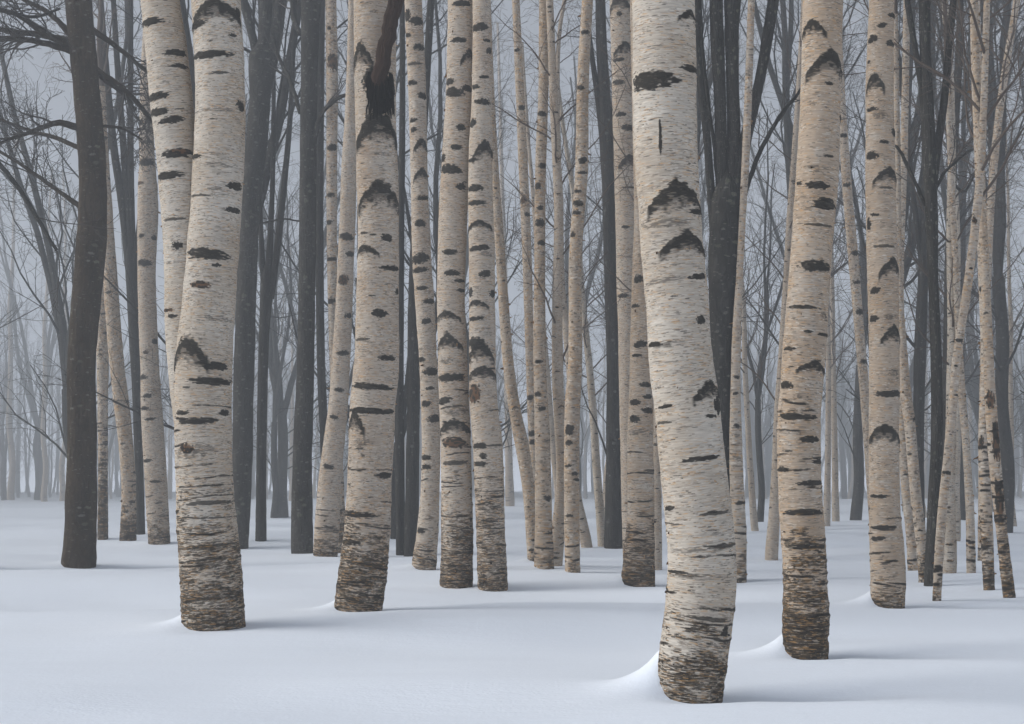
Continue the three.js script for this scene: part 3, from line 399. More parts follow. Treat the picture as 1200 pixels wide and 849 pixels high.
const darks = [
  { label: 'dark lichen-spotted leafless tree with bare branches reaching both ways', mat: 'darkBrown', fin: 0.1, seed: 201, big: 1, stem: [[-40, 74, 104], [0, 76, 107], [100, 85, 116], [200, 92, 124], [260, 91, 125], [300, 88, 123], [425, 79, 112], [524, 79, 113], [600, 76, 113], [640, 74, 112], [663, 71, 112]], fork: 1,
    branch: [[[[83, 53, 9], [53, 39, 8], [21, 18, 6], [-20, 6, 4]], -2], [[[83, 48, 8], [46, 41, 7], [0, 35, 6], [-40, 28, 4]], 1], [[[84, 60, 9], [53, 51, 7], [28, 46, 6], [-30, 48, 4]], -1], [[[82, 40, 8], [60, 18, 6], [39, 5, 5], [10, -8, 4]], 1], [[[94, 150, 9], [71, 144, 7], [42, 152, 5], [0, 168, 4], [-30, 180, 3]], -2], [[[96, 175, 6], [64, 161, 5], [39, 155, 4], [0, 140, 3]], 3], [[[96, 244, 7], [71, 226, 5], [46, 208, 5], [21, 191, 4], [-10, 172, 3]], 2], [[[106, 33, 8], [141, 58, 6], [173, 85, 5], [190, 98, 3]], 3], [[[110, 80, 9], [141, 102, 7], [163, 122, 5], [178, 142, 3]], 2], [[[118, 90, 6], [142, 108, 5], [158, 128, 4]], 4], [[[118, 148, 4], [141, 150, 3], [166, 164, 2]], 1]] },
  { label: 'dark leafless tree whose long dead branch droops towards the lichen-spotted tree', mat: 'dark', fin: 0, seed: 214, stem: [[-40, -72, -46], [200, -70, -42], [425, -76, -44], [664, -80, -44]], fork: 1, branch: [[[[-56, 120, 9], [-25, 158, 7], [0, 194, 6], [25, 226, 5.5], [46, 261, 5], [66, 293, 4]], -2], [[[-56, 30, 8], [-10, 12, 6], [40, 20, 4], [70, 10, 3]], 2]] },
  { label: 'dark smooth tree forking into a wide V behind the twin-stemmed birch', mat: 'dark', fin: 0, seed: 202, big: 1, stem: [[70, 291, 322], [120, 292, 317], [180, 287, 312], [240, 283, 304], [330, 278, 301], [425, 274, 298], [524, 272, 296], [600, 271, 293], [643, 271, 291]], fork: 1,
    arms: [[[-30, 302, 322], [0, 303, 321], [40, 302, 320], [80, 298, 318], [120, 295, 314]], [[-30, 323, 338], [0, 319, 336], [40, 314, 331], [80, 306, 324], [120, 300, 315]], [[-30, 276, 286], [0, 280, 290], [40, 290, 300], [70, 296, 306], [110, 297, 307]]], branch: [[[[284, 56, 4], [305, 68, 4], [330, 86, 3], [350, 98, 2]], 1]] },
  { label: 'straight dark tree with mossy lichen flecks, left of the kinked birch', mat: 'dark', fin: 0, seed: 203, big: 1, stem: [[-40, 354, 378], [0, 353, 376], [100, 352, 372], [200, 351, 371], [300, 350, 370], [425, 348, 368], [524, 343, 366], [600, 341, 366], [649, 341, 367]], fork: 1,
    branch: [[[[352, 40, 6], [344, 20, 6], [342, -10, 6]], 2], [[[366, 178, 7], [376, 135, 6], [392, 118, 5], [412, 108, 4], [430, 92, 2]], -2], [[[352, 132, 6], [340, 95, 5], [328, 70, 4], [318, 40, 3]], 3], [[[356, 260, 2], [330, 257, 2], [305, 262, 1.5]], 0]] },
  { label: 'dim dark trunk close behind the mossy flecked straight tree', mat: 'grey', fin: 0, seed: 204, d: 30, stem: [[-40, 372, 381], [100, 371, 380], [260, 370, 379], [425, 371, 381], [500, 374, 384], [600, 378, 387], [634, 378, 388]], fork: 1 },
  { label: 'dark tree fanning into four lichened stems right of the stout white birch', mat: 'dark', fin: 0, seed: 205, big: 1, d: 18, stem: [[240, 832, 871], [300, 830, 868], [360, 831, 863], [425, 834, 860], [524, 836, 858], [600, 836, 860], [675, 836, 862]], fork: 1,
    arms: [[[-30, 833, 848], [0, 832, 847], [60, 833, 849], [120, 837, 851], [180, 838, 852], [260, 839, 852]], [[-30, 848, 868], [0, 849, 868], [40, 850, 866], [100, 851, 866], [160, 852, 868], [220, 850, 866], [280, 843, 858]], [[-30, 902, 916], [0, 900, 913], [50, 892, 905], [100, 883, 895], [150, 870, 884], [200, 858, 874], [250, 848, 866], [300, 838, 858]], [[-30, 812, 822], [0, 813, 822], [60, 814, 822], [110, 818, 827], [160, 824, 833], [220, 828, 838], [290, 833, 845]]],
    branch: [[[[868, 250, 7], [880, 205, 6], [900, 160, 5.5], [917, 132, 5], [934, 112, 4], [945, 90, 3]], 1], [[[844, 240, 6], [838, 180, 5], [829, 110, 4], [824, 60, 4], [821, 10, 3], [818, -30, 3]], 1]] },
  { label: 'tall dark tree with ascending limbs, middle one of three dark trunks on the right', mat: 'dark', fin: 0, seed: 206, stem: [[-40, 1077, 1091], [60, 1078, 1091], [150, 1080, 1096], [240, 1084, 1099], [330, 1088, 1100], [425, 1091, 1104], [524, 1091, 1105], [600, 1087, 1102], [687, 1083, 1097]], fork: 1,
    arms: [[[-30, 1118, 1125], [0, 1114, 1122], [60, 1108, 1116], [120, 1102, 1111], [170, 1095, 1104], [215, 1089, 1099]], [[-30, 1056, 1062], [0, 1060, 1067], [50, 1068, 1075], [100, 1076, 1084], [150, 1081, 1090]]], branch: [[[[1085, 240, 5], [1072, 212, 4], [1058, 182, 4], [1046, 165, 3]], 1], [[[1096, 225, 4], [1106, 204, 4], [1118, 192, 3], [1132, 180, 2]], 2]] },
  { label: 'thin dark tree with side forks, right one of three dark trunks on the right', mat: 'dark', fin: 0, seed: 207, d: 25, stem: [[-40, 1122, 1130], [40, 1121, 1129], [80, 1119, 1128], [150, 1112, 1124], [240, 1110, 1120], [330, 1107, 1118], [425, 1105, 1116], [524, 1102, 1112], [650, 1098, 1108]], fork: 1, branch: [[[[1120, 188, 4], [1132, 180, 3.5], [1148, 170, 3], [1160, 150, 2]], 1], [[[1117, 215, 4], [1130, 225, 3], [1142, 205, 3], [1152, 190, 2]], 0], [[[1110, 95, 4], [1104, 60, 3], [1098, 20, 2]], 1]] },
  { label: 'forking dark tree with a low side branch, left one of three dark trunks', mat: 'grey', fin: 0, seed: 208, d: 27, stem: [[180, 1080, 1088], [260, 1079, 1090], [330, 1076, 1088], [400, 1072, 1086], [524, 1070, 1083], [600, 1072, 1084], [645, 1072, 1085]], fork: 1, arms: [[[100, 1054, 1059], [180, 1062, 1068], [240, 1069, 1075], [300, 1076, 1083], [340, 1078, 1085]]], branch: [[[[1074, 408, 4], [1065, 398, 3.5], [1058, 388, 3], [1048, 380, 2]], 0]] },
  { label: 'broad grey misty trunk splitting low, left of the birch with dark flared foot', mat: 'grey', fin: 0.03, seed: 209, stem: [[-40, 697, 708], [60, 699, 712], [160, 703, 719], [240, 706, 723], [330, 708, 724], [425, 711, 727], [524, 710, 729], [600, 709, 731], [643, 708, 733]], fork: 1, arms: [[[-30, 716, 724], [60, 717, 725], [140, 716, 724], [220, 713, 722]], [[-30, 680, 686], [60, 690, 696], [140, 700, 708], [210, 705, 713]]], branch: [[[[712, 535, 2.5], [700, 500, 2], [688, 475, 1.6], [680, 450, 1]], 2]] },
  { label: 'grey misty trunk behind the stub-branched birch, the thicker one of a pair', mat: 'grey', fin: 0, seed: 210, stem: [[-40, 503, 511], [60, 497, 506], [160, 489, 500], [260, 482, 494], [360, 478, 491], [474, 477, 492], [560, 475, 491], [652, 473, 491]], fork: 1 },
  { label: 'grey misty trunk behind the stub-branched birch, the thinner one of a pair', mat: 'grey', fin: 0, seed: 211, stem: [[-40, 468, 474], [120, 468, 475], [260, 466, 474], [424, 464, 473], [540, 463, 474], [651, 464, 475]], fork: 1 },
  { label: 'grey leafless tree with fanned stems in mist between the two dark trunks', mat: 'grey', fin: 0, seed: 212, stem: [[330, 305, 320], [400, 303, 315], [480, 301, 313], [560, 300, 312], [634, 299, 312]], fork: 1, arms: [[[40, 342, 347], [120, 338, 344], [200, 331, 338], [280, 322, 330], [350, 312, 321]], [[20, 318, 322], [120, 318, 323], [220, 316, 322], [340, 309, 318]], [[60, 296, 300], [160, 299, 304], [260, 302, 308], [350, 306, 313]]] },
  { label: 'fan of tall grey stems rising in mist behind the pinkish birch', mat: 'grey', fin: 0, seed: 213, stem: [[300, 146, 160], [380, 150, 163], [470, 155, 166], [560, 158, 168], [626, 159, 170]], fork: 1, arms: [[[-30, 112, 119], [60, 118, 126], [160, 127, 136], [240, 138, 148], [330, 148, 158]], [[-30, 128, 134], [80, 134, 141], [180, 141, 149], [320, 150, 160]], [[-30, 150, 156], [100, 149, 156], [220, 149, 157], [320, 151, 160]], [[40, 178, 183], [140, 172, 178], [240, 162, 169], [330, 153, 162]]] },
];
function addDrift(p, r, a) { if (a > 0) drifts.push({ x: p.x, z: p.z, r, a, l: 0.1 + 0.24 * a, o: r * 0.4 }); }
const groups = [];
function newTree(name, label, category, base, group) { const g = new THREE.Group(); g.name = numbered(name); g.position.copy(base); g.userData = { label, category }; if (group) g.userData.group = group; scene.add(g); groups.push(g); return g; }
const topOf = (d) => at(600, -25, d).y;

function birchStem(g, b, stem, d, base, scars, seed, big, roughY) {
  const sp = stemPoints(stem, d, base, b.more ?? 1.6, { lean: b.lean, top: 0.8 }), y0 = sp.pts[0].y, yTop = Math.max(1, topOf(d) - base.y), len = yTop - y0;
  const rMid = sp.rad[Math.floor(sp.rad.length / 2)], circ = 2 * Math.PI * rMid;
  const bark = new Bark(big === 2 ? 512 : big === 1 ? 256 : 128, big ? 2048 : 1024, circ, len, seed), r = rng(seed);
  bark.fill(TONES[b.tone]); bark.lenticels(big === 2 ? 4600 : big ? 3600 : 2400);
  const roughM = roughY ? at(600, roughY, d).y - base.y - y0 : 0;
  // scars seen in the photograph
  const seen = [];
  const edge = (y) => { const t = stem; for (let k = 0; k < t.length - 1; k++) if (y <= t[k + 1][0]) { const f = clamp((y - t[k][0]) / (t[k + 1][0] - t[k][0]), 0, 1); return [lerp(t[k][1], t[k + 1][1], f), lerp(t[k][2], t[k + 1][2], f)]; } const q = t[t.length - 1]; return [q[1], q[2]]; };
  for (const [x, y, w, h, k] of scars) {
    const [l, rt] = edge(y), c = (l + rt) / 2, R = (rt - l) / 2, f = (t) => 0.5 + Math.asin(clamp(t, -0.985, 0.985)) / (2 * Math.PI);
    const ua = f((x - w / 2 - c) / R), ub = f((x + w / 2 - c) / R), m = perPx(y, d), yy = at(x, y, d).y - base.y - y0;
    bark.scar((ua + ub) / 2, yy, Math.max(0.02, (ub - ua) * circ * 1.06), h * m * 1.1, k); seen.push(yy);
  }
  // more of them round the back, and on stems whose marks are too small to read
  const few = scars.length < 4, step = few ? 0.2 : 0.3;
  for (let y = 0.2; y < len; y += step * (0.5 + r())) {
    const u = few ? r() : (0.82 + 0.36 * r()) % 1, w = rMid * (0.5 + 0.9 * r()), k = r();
    bark.scar(u, y, w, w * (0.25 + 0.3 * r()), k < 0.2 ? 1 : k < 0.3 ? 5 : 0);
  }
  // short dark seams scattered over the whole stem
  for (let k = 0, n = Math.round(len * (big === 2 ? 16 : 11)); k < n; k++) { const w = rMid * (0.12 + 0.5 * r() * r()); bark.scar(r(), r() * len, w, Math.max(0.006, w * (0.1 + 0.22 * r())), r() < 0.55 ? 2 : 5); }
  bark.foot(roughM, (b.roughDensity ?? 7000) * (big === 2 ? 2.6 : 2));
  const s = sweep(sp.pts, sp.rad, { rings: big === 2 ? 340 : big ? 260 : 160, sides: big === 2 ? 72 : big ? 44 : 24, bark, y0, vLen: len, seed, relief: big ? 0.02 : 0.012 });
  mesh('trunk', s.g, birchMat(bark), g);
  const yMax = yTop + 0.5;
  curls(g, s, b.curl ?? (big === 2 ? 30 : 20), r, yMax, M.curl, d > 15 ? 1.2 : 0.6);
  curls(g, s, big === 2 ? 30 : 14, r, roughM * 0.7 + y0, M.curlDark, d > 15 ? 1 : 0.6);
  return { s, bark, r };
}
for (const b of birches) {
  const last = b.stem[b.stem.length - 1], bx = (last[1] + last[2]) / 2, d = b.d ?? distanceOf(bx, last[0]);
  const base = at(bx, last[0], d), g = newTree('birch_tree', b.label, 'birch', base);
  base.y = ground(base.x, base.z); g.position.copy(base); b.dist = d;
  const { s, r } = birchStem(g, b, b.stem, d, base, b.scars, b.seed, b.big, b.rough);
  crown(g, s, M.birchTwig, r, { spec: BIRCH, limbs: 11, len: clamp(9 - s.end.y, 3.5, 6) });
  if (b.crownLow) { const tb = new TB(); for (let k = 0; k < 9; k++) { const p = s.curve.getPointAt(0.5 + 0.48 * r()), a = r() * 6.283; grow(tb, p, V(Math.cos(a) * 0.6, 0.8, Math.sin(a) * 0.6).normalize(), 1.1 + r(), 0.014, 0, BIRCH, r); } const m = mesh('branch', tb.build(), M.birchTwig, g); m.userData.kind = 'stuff'; }
  if (b.twin) { const t = b.twin; const t2 = birchStem(g, { ...b, curl: 40 }, t.stem, d + t.d, base, t.scars, t.seed, 2, 560); crown(g, t2.s, M.birchTwig, t2.r, { spec: BIRCH, limbs: 9, len: 4.5 }); }
  addDrift(base, (last[2] - last[1]) / 2 * perPx(last[0], d), b.fin ?? 0);
  if (b.seed === 103) {                              // the snapped branch, bark curling away at its collar
    const st = limb(g, 'branch_stub', [[446, 112, 20], [445, 98, 18.5], [448, 76, 18], [454, 46, 18], [461, 14, 18], [467, -16, 17], [473, -50, 16]], d - 0.15, base, M.stump, r, 0, d - 0.4, 20);
    const tb = new TB(), pc = (x, y, q) => at(x, y, d - q).sub(base), mp = perPx(100, d);
    tb.tube([pc(446, 132, 0.06), pc(446, 127, 0.14), pc(446, 115, 0.165), pc(445, 102, 0.165), pc(445, 93, 0.165), pc(445, 90, 0.16)], [5 * mp, 10 * mp, 12.5 * mp, 12 * mp, 10.5 * mp, 8 * mp], 18);
    for (let k = 0; k < 150; k++) { const a = (r() - 0.5) * 3.8, y = 84 + 42 * r(), p = at(445.5 + (11 + 4 * r()) * Math.sin(a), y, d - 0.165 - (0.075 + 0.02 * r()) * Math.cos(a)).sub(base); tb.tube([p, p.clone().add(V(0.008 * Math.sin(a), -0.03 - 0.04 * r(), 0.006)), p.clone().add(V(0.012 * Math.sin(a), -0.07 - 0.05 * r(), -0.004))], [0.003 + 0.005 * r(), 0.006, 0.003], 4); }
    const cl = mesh('bark_collar', tb.build(), M.blackBark, st); cl.userData.kind = 'stuff';
  }
}
for (const b of darks) {
  const last = b.stem[b.stem.length - 1], bx = (last[1] + last[2]) / 2, d = b.d ?? distanceOf(bx, last[0]), base = at(bx, last[0], d), r = rng(b.seed);
  base.y = ground(base.x, base.z);
  const g = newTree('leafless_tree', b.label, 'tree', base), mat = M[b.mat];
  const build = (stem, free, more, top = 0.75) => {
    const sp = stemPoints(stem, d, base, more, { free, top });
    return sweep(sp.pts, sp.rad, { rings: b.big ? 150 : 90, sides: b.big ? 36 : 20, y0: 0, vLen: 2.4, seed: b.seed, lump: 0.06, uRep: 1 });
  };
  if (d > distanceOf(bx, last[0]) + 0.5) { base.y = ground(base.x, base.z); }
  const s = build(b.stem, false, b.arms ? 0.5 : 1.2, b.arms ? 0.1 : 0.75); mesh('trunk', s.g, mat, g);
  if (!b.arms) crown(g, s, mat, r, { spec: { ...ELM, n: [7, 5, 3] }, limbs: 4, len: clamp(10 - s.end.y, 3.5, 6), fork: 1 });
  for (const a of b.arms ?? []) { const t = build(a, true, 0.7), lb = mesh('limb', t.g, mat, g); crown(lb, t, mat, r, { spec: { ...ELM, n: [6, 5, 2] }, limbs: 3, len: clamp(9 - t.end.y, 2.6, 5), fork: 1 }); }
  for (const [tr, dz] of b.branch ?? []) limb(g, 'branch', tr, d, base, mat, r, b.seed === 201 ? 13 : 4, d + dz * 0.35, 8);
  addDrift(base, (last[2] - last[1]) / 2 * perPx(last[0], d), b.fin ?? 0);
}

// ---------------------------------------------------------------- trees further back, each built from one of a few grown shapes
function genericBirch(seed, tone) { const b = new Bark(128, 1024, 0.6, 6, seed), r = rng(seed); b.fill(TONES[tone]); for (let y = 0.2; y < 6; y += 0.14 * (0.4 + r())) { const w = 0.05 + 0.1 * r(), k = r(); b.scar(r(), y, w, w * (0.3 + 0.3 * r()), k < 0.2 ? 1 : 0); } b.lenticels(1800); return birchMat(b); }
const farBark = [genericBirch(301, 'cream'), genericBirch(302, 'white'), genericBirch(303, 'pink')];
function farBirch(seed) {
  const r = rng(seed), pts = [V(0, -0.6, 0)], rad = [1.1], H = 16 + 3 * r(), bend = r() * 6.283, k0 = 0.25 + 0.5 * r();
  for (let k = 0; k <= 10; k++) { const y = k / 10 * H, s = k0 * Math.sin(k / 10 * 2.6 + r() * 0.4) + (r() - 0.5) * 0.12; pts.push(V(Math.cos(bend) * s, y, Math.sin(bend) * s)); rad.push(lerp(1, 0.28, Math.pow(k / 10, 0.9)) * (k ? 1 : 1.12)); }
  return { pts, rad, H, r };
}
function finishFar(f, R, mat, twigMat) {
  const s = sweep(f.pts, f.rad.map((x) => x * R), { rings: 44, sides: 12, y0: 0, vLen: 6, seed: 7 });
  const tb = new TB(), r = f.r;
  for (let k = 0; k < 22; k++) { const t = 0.24 + 0.74 * (k + r()) / 22, p = s.curve.getPointAt(t), a = k * 2.4 + r(); grow(tb, p, V(Math.cos(a) * 0.7, 0.65, Math.sin(a) * 0.7).normalize(), (3.2 - 2 * t) * (0.7 + 0.6 * r()), 0.02 * (1.2 - t) + 0.006, 0, { ...BIRCH, n: [7, 3] }, r); }
  const g = new THREE.Group(); mesh('trunk', s.g, mat, g); mesh('crown', tb.build(), twigMat, g); return g;
}
function farElm(seed, R, fine) {
  const r = rng(seed), H = 2.2 + 4 * r(), pts = [V(0, -0.6, 0), V(0, 0, 0)], rad = [R * 1.15, R * 1.08]; let p = V(0, 0, 0);
  for (let k = 1; k <= 4; k++) { p = p.clone().add(V((r() - 0.5) * 0.2, H / 4, (r() - 0.5) * 0.2)); pts.push(p); rad.push(R * lerp(1, 0.88, k / 4)); }
  const s = sweep(pts, rad, { rings: 26, sides: 12, y0: 0, vLen: 2.4, seed }), tb = new TB(), n = 3 + Math.floor(r() * 2);
  const spec = { ...ELM, n: fine ? [13, 7, 4] : [9, 5, 2], from: [0.1, 0.2, 0.25], ratio: [0.27, 0.45, 0.5], thin: [0.34, 0.5, 0.6], ang: [0.5, 0.65, 0.8], trop: [0.07, 0.06, 0.03, 0], rMin: fine ? 0.0035 : 0.006 };
  for (let k = 0; k < n; k++) { const a = (k + r() * 0.7) / n * 6.283; grow(tb, p.clone().add(V(0, -R, 0)), V(Math.cos(a) * 0.17, 1, Math.sin(a) * 0.17).normalize(), 10 + 3.5 * r(), R * (0.8 - 0.06 * n), 0, spec, r); }
  for (let k = 0; k < 4; k++) { const a = r() * 6.283; grow(tb, s.curve.getPointAt(0.4 + 0.5 * r()), V(Math.cos(a), 0.7, Math.sin(a)).normalize(), 2.4 + 1.4 * r(), 0.03, 1, { ...spec, n: [0, 8, fine ? 4 : 2] }, r); }
  const g = new THREE.Group(); mesh('trunk', s.g, M.grey, g); mesh('crown', tb.build(), M.grey, g); return g;
}
const birchKinds = [], elmKinds = [], fineElms = [];
for (let k = 0; k < 6; k++) birchKinds.push({ g: finishFar(farBirch(400 + k), 0.11 + 0.02 * (k % 3), farBark[k % 3], M.birchTwig), R: 0.11 + 0.02 * (k % 3) });
for (let k = 0; k < 6; k++) elmKinds.push({ g: farElm(500 + k, 0.2 + 0.03 * (k % 3), false), R: 0.2 + 0.03 * (k % 3) });
for (let k = 0; k < 5; k++) fineElms.push({ g: farElm(550 + k, 0.15 + 0.02 * (k % 3), true), R: 0.15 + 0.02 * (k % 3) });
const placed = groups.map((g) => [g.position.x, g.position.z]);
function place(kind, name, label, category, group, x, z, turn, scale, lean) {
  const g = kind.g.clone(); g.name = numbered(name); g.userData = { label, category }; if (group) g.userData.group = group;
  g.position.set(x, ground(x, z), z); g.rotation.set(lean?.[0] ?? 0, turn, lean?.[1] ?? 0); g.scale.setScalar(scale); scene.add(g); placed.push([x, z]); return g;
}
// those whose feet show in the photograph: [x, foot row, width, lean in photo pixels over the first 150 rows up]
const farSeen = [
  ['b', 597, 594, 10, -4, 'very faint pale birch in the gap right of the orange-flecked birch'], ['b', 660, 624, 10, -16, 'thin leaning misty birch showing between the two straight slim birches'], ['b', 690, 642, 12, -12, 'left stem of two misty birches leaning beside the broad grey trunk'], ['b', 704, 641, 11, -18, 'right stem of two misty birches leaning beside the broad grey trunk'], ['b', 706, 620, 9, -8, 'faint birch directly behind the two misty leaning birches'],
  ['b', 887, 622, 8, -8, 'faint birch behind the slim dotted birch beside the stout white birch'], ['b', 906, 656, 10, -10, 'misty birch partly hidden by the left edge of the warm tan birch'], ['b', 967, 617, 8, -4, 'faint birch touching the right edge of the warm tan birch'], ['b', 980, 611, 8, -3, 'faint straight birch next to a grey trunk, between two tan birches'], ['b', 1190, 617, 9, -7, 'pale misty birch beyond the torn-barked stems, the longer of two together'], ['b', 1181, 612, 8, -2, 'pale misty birch beyond the torn-barked stems, the shorter of two together'], ['b', 1117, 634, 10, 2, 'misty birch with pale foot just right of the crooked slim birch'], ['b', 1085, 607, 5, 12, 'very thin faint birch leaning between the dark trunks of the thicket'],
  ['b', 769, 668, 9, -2, 'narrow birch stem peeping out right of the dark flared foot'], ['b', 1109, 672, 6, 0, 'very thin birch stem rising beside the foot of the crooked slim birch'], ['b', 648, 663, 9, -10, 'thin birch close behind the foot of the straight slim birch'], ['b', 68, 588, 7, -16, 'faint warm birch leaning into a V beside the lichen-spotted tree'], ['b', 56, 588, 7, 12, 'faint warm birch crossing another to form a V far off'],
  ['e', 1003, 610, 13, -8, 'grey misty tree with splayed foot between the two tan birches'], ['e', 45, 587, 13, 2, 'thickest faint grey tree at the open edge of the snow field'], ['b', 18, 587, 9, 0, 'faint straight birch beside the thickest faint grey tree at the snow edge'], ['e', 5, 587, 7, 0], ['e', 321, 607, 8, 0, 'thin grey misty tree beside a thicker one between two dark trunks'], ['e', 331, 606, 13, 3, 'thicker grey misty tree just left of the straight dark tree'], ['e', 463, 632, 10, 0, 'grey misty tree just right of the stub-branched birch'], ['e', 395, 612, 9, 2], ['e', 891, 612, 8, 0], ['e', 240, 600, 12, 3], ['e', 765, 604, 12, 2], ['e', 1063, 600, 10, 0], ['e', 1160, 600, 12, 2],
];
const EL = 'grey leafless tree standing faint in the mist far behind the birches';
const FB = 'slim pale birch almost lost in mist at the back of the wood', FE = 'faint grey leafless tree almost lost in mist at the back of the wood';
{
  const r = rng(77);
  for (const [k, x, y, w, ln, own] of farSeen) {
    const d = distanceOf(x, y), p = at(x, y, d), kinds = k === 'b' ? birchKinds : d < 75 ? fineElms : elmKinds, q = kinds[Math.floor(r() * kinds.length)], want = w / 2 * perPx(y, d), s = clamp(want / q.R, 0.55, 1.9);
    place(q, k === 'b' ? 'birch_tree' : 'leafless_tree', own ?? EL, k === 'b' ? 'birch' : 'tree', k === 'b' ? 'birches dim in the mist' : 'grey trees dim in the mist', p.x, p.z, r() * 6.283, s, [(r() - 0.5) * 0.04, -Math.atan(ln / 150)]);
  }
  for (const [px, d, sc, lb] of [[255, 31, 1, 'grey twiggy tree hidden low down by the twin-stemmed birch'], [436, 36, 1.05, 'grey twiggy tree hidden low down by the stub-branched birch'], [566, 40, 1, 'grey twiggy tree hidden low down by the orange-flecked birch'], [800, 34, 1, 'grey twiggy tree hidden low down by the stout white birch'], [940, 38, 1.1, 'grey twiggy tree hidden low down by the warm tan birch'], [1038, 33, 0.95, 'grey twiggy tree hidden low down by the arched-scar birch'], [94, 42, 1.1, 'grey twiggy tree hidden low down by the lichen-spotted dark tree'], [1178, 36, 1, 'grey twiggy tree behind the torn-barked leaning birch'], [1128, 44, 1, 'grey twiggy tree between the thin dark trunk and the scruffy birch'], [240, 62, 1.15, 'faint twiggy tree far back, its foot hidden by the twin-stemmed birch'], [352, 70, 1.2, 'faint twiggy tree far back, its foot hidden by the straight dark tree'], [530, 64, 1.15, 'faint twiggy tree far back, its foot hidden by the banded birch'], [672, 72, 1.2, 'faint twiggy tree far back, its foot hidden by the slim lone birch'], [745, 60, 1.1, 'faint twiggy tree far back, its foot hidden by the dark flared birch'], [820, 75, 1.25, 'faint twiggy tree far back, its foot hidden by the stout white birch'], [950, 66, 1.2, 'faint twiggy tree far back, its foot hidden by the warm tan birch'], [1092, 68, 1.2, 'faint twiggy tree far back, its foot hidden by the tall dark tree'], [1158, 74, 1.2, 'faint twiggy tree far back, its foot hidden by the scruffy birch'], [-60, 56, 1.1], [-190, 46, 1.1], [1290, 36, 1], [1260, 52, 1.1]]) {
    const p = at(px, 600, d); place(fineElms[Math.floor(r() * 5)], 'leafless_tree', lb ?? 'grey twiggy tree whose branch ends reach in from beside the wood', 'tree', lb ? 'grey twiggy trees behind the birches' : 'grey trees beside the wood', p.x, -d, r() * 6.283, sc, [0, 0]);
  }
  let n = 0;
  for (let tries = 0; tries < 9000 && n < 175; tries++) {
    const d = 95 + 150 * Math.pow(r(), 0.6), half = d * 0.34, x = (r() * 2 - 1) * half, px = 600 + x / d * F;
    if (d < 240 && px < 100) continue;
    if (d < 150 && r() < 0.6) continue;
    const gap = d < 70 ? 4 : 2.6; if (placed.some(([a, b]) => (a - x) ** 2 + (b + d) ** 2 < gap * gap)) continue;
    const e = r() < 0.35, kinds = e ? (d < 75 ? fineElms : elmKinds) : birchKinds, q = kinds[Math.floor(r() * kinds.length)];
    place(q, e ? 'leafless_tree' : 'birch_tree', e ? FE : FB, e ? 'tree' : 'birch', e ? 'grey trees lost in the mist' : 'birches lost in the mist', x, -d, r() * 6.283, (d > 120 ? 0.95 : 0.8) + 0.3 * r(), [(r() - 0.5) * 0.08, (r() - 0.5) * 0.1]); n++;
  }
}

// the depth of the wood, where no trunk can be picked out from the next
{
  const r = rng(909), f = farBirch(430), tb = new TB(); f.r = r;
  tb.tube(f.pts, f.rad.map((x) => x * 0.16), 6, 6);
  for (let k = 0; k < 26; k++) { const t = 2 + 9 * (k + r()) / 26, q = Math.min(10, t | 0), p = f.pts[q].clone().lerp(f.pts[q + 1], t - q), a = k * 2.4 + r(); grow(tb, p, V(Math.cos(a) * 0.5, 0.85, Math.sin(a) * 0.5).normalize(), 3.4 - 0.18 * t, 0.03, 1, { ...ELM, n: [0, 6, 0], rMin: 0.008 }, r); }
  const N = 240, spots = [];
  for (let k = 0; k < N; k++) { const d = 205 + 70 * Math.sqrt(r()), x = (r() * 2 - 1) * d * 0.38; spots.push([x, -d]); }
  const im = new THREE.InstancedMesh(tb.build(), M.grey, N), o = new THREE.Object3D();
  spots.forEach(([x, z], k) => { o.position.set(x, ground(x, z), z); o.rotation.set((r() - 0.5) * 0.06, r() * 6.283, (r() - 0.5) * 0.06); o.scale.setScalar(0.9 + 0.5 * r()); o.updateMatrix(); im.setMatrixAt(k, o.matrix); });
  im.name = 'misty_wood'; im.castShadow = im.receiveShadow = true; im.userData = { kind: 'stuff', label: 'mass of leafless trees dissolving into pale mist behind everything', category: 'wood' }; scene.add(im);
}
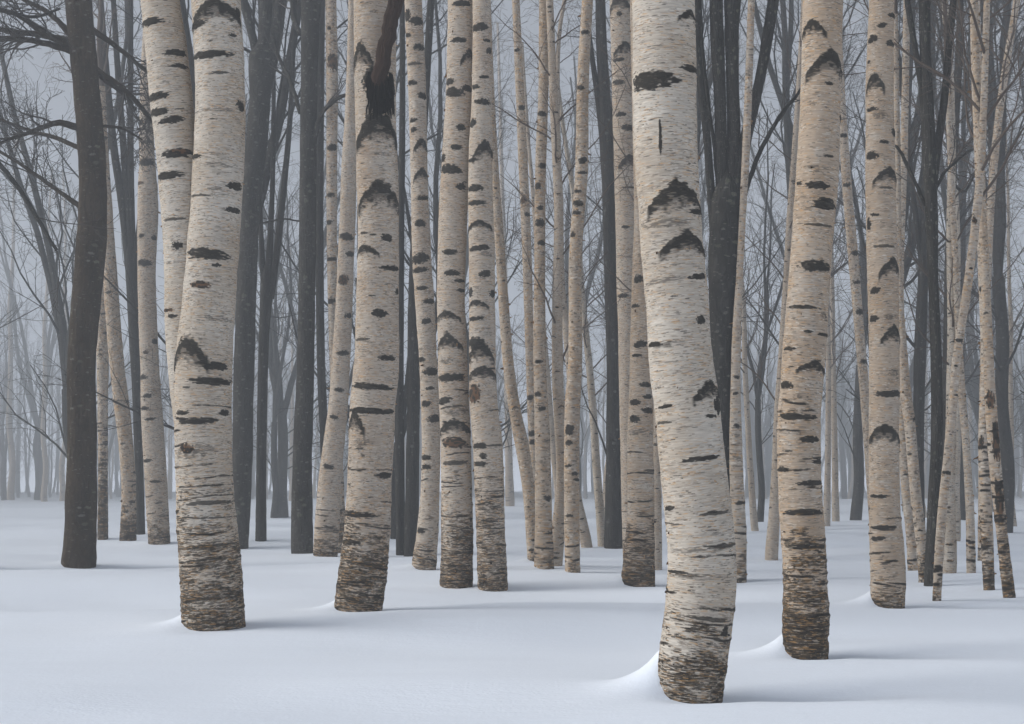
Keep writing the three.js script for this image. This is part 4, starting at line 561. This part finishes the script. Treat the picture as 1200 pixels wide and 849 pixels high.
// ---------------------------------------------------------------- the snow sheet
{
  const axis = (stops) => { const a = []; for (const [from, to, s0, s1] of stops) { let x = from; while (x < to - 1e-6) { a.push(x); x += lerp(s0, s1, (x - from) / (to - from)); } } a.push(stops[stops.length - 1][1]); return a; };
  const xs = axis([[-300, -40, 30, 2.5], [-40, -6, 2, 0.12], [-6, 6, 0.05, 0.05], [6, 40, 0.12, 2], [40, 300, 2.5, 30]]);
  const zs = axis([[-285, -100, 9, 2], [-100, -30, 1.4, 0.5], [-30, -17, 0.28, 0.1], [-17, -7.5, 0.045, 0.045], [-7.5, 0, 0.06, 0.6], [0, 40, 1, 10]]);
  const P = [], U = [], I = [], nx = xs.length;
  for (const z of zs) for (const x of xs) { P.push(x, snowHeight(x, z), z); U.push(x / 1.6, z / 1.6); }
  for (let j = 0; j < zs.length - 1; j++) for (let i = 0; i < nx - 1; i++) { const a = j * nx + i, b = a + nx; I.push(a, b, a + 1, a + 1, b, b + 1); }
  const g = new THREE.BufferGeometry(); g.setAttribute('position', new THREE.Float32BufferAttribute(P, 3)); g.setAttribute('uv', new THREE.Float32BufferAttribute(U, 2)); g.setIndex(I); g.computeVertexNormals();
  const w = 512, b = new Uint8Array(w * w * 4);
  for (let j = 0; j < w; j++) for (let i = 0; i < w; i++) {
    const u = i / w, v = j / w, wob = 0.6 * vnoise(u * 6, v * 6, 61, 6);
    const rip = vnoise(u * 10 + wob, v * 42 + 2 * wob, 62, 10), f = vnoise(u * 128, v * 128, 63, 128), m = vnoise(u * 40, v * 60, 64, 40), z = 0.4 * rip + 0.3 * m + 0.3 * f, k = (j * w + i) * 4;
    b[k] = b[k + 1] = b[k + 2] = z * 255; b[k + 3] = 255;
  }
  const bump = dataTex(b, w, w, false); 
  const m = mesh('snow_ground', g, new THREE.MeshStandardMaterial({ color: new THREE.Color(0.80, 0.85, 0.925), roughness: 0.85, bumpMap: bump, bumpScale: 0.0025 }), scene);
  m.userData = { kind: 'structure', label: 'smooth wind-drifted snow covering the forest floor', category: 'snow' };
}
renderer.render(scene, camera);
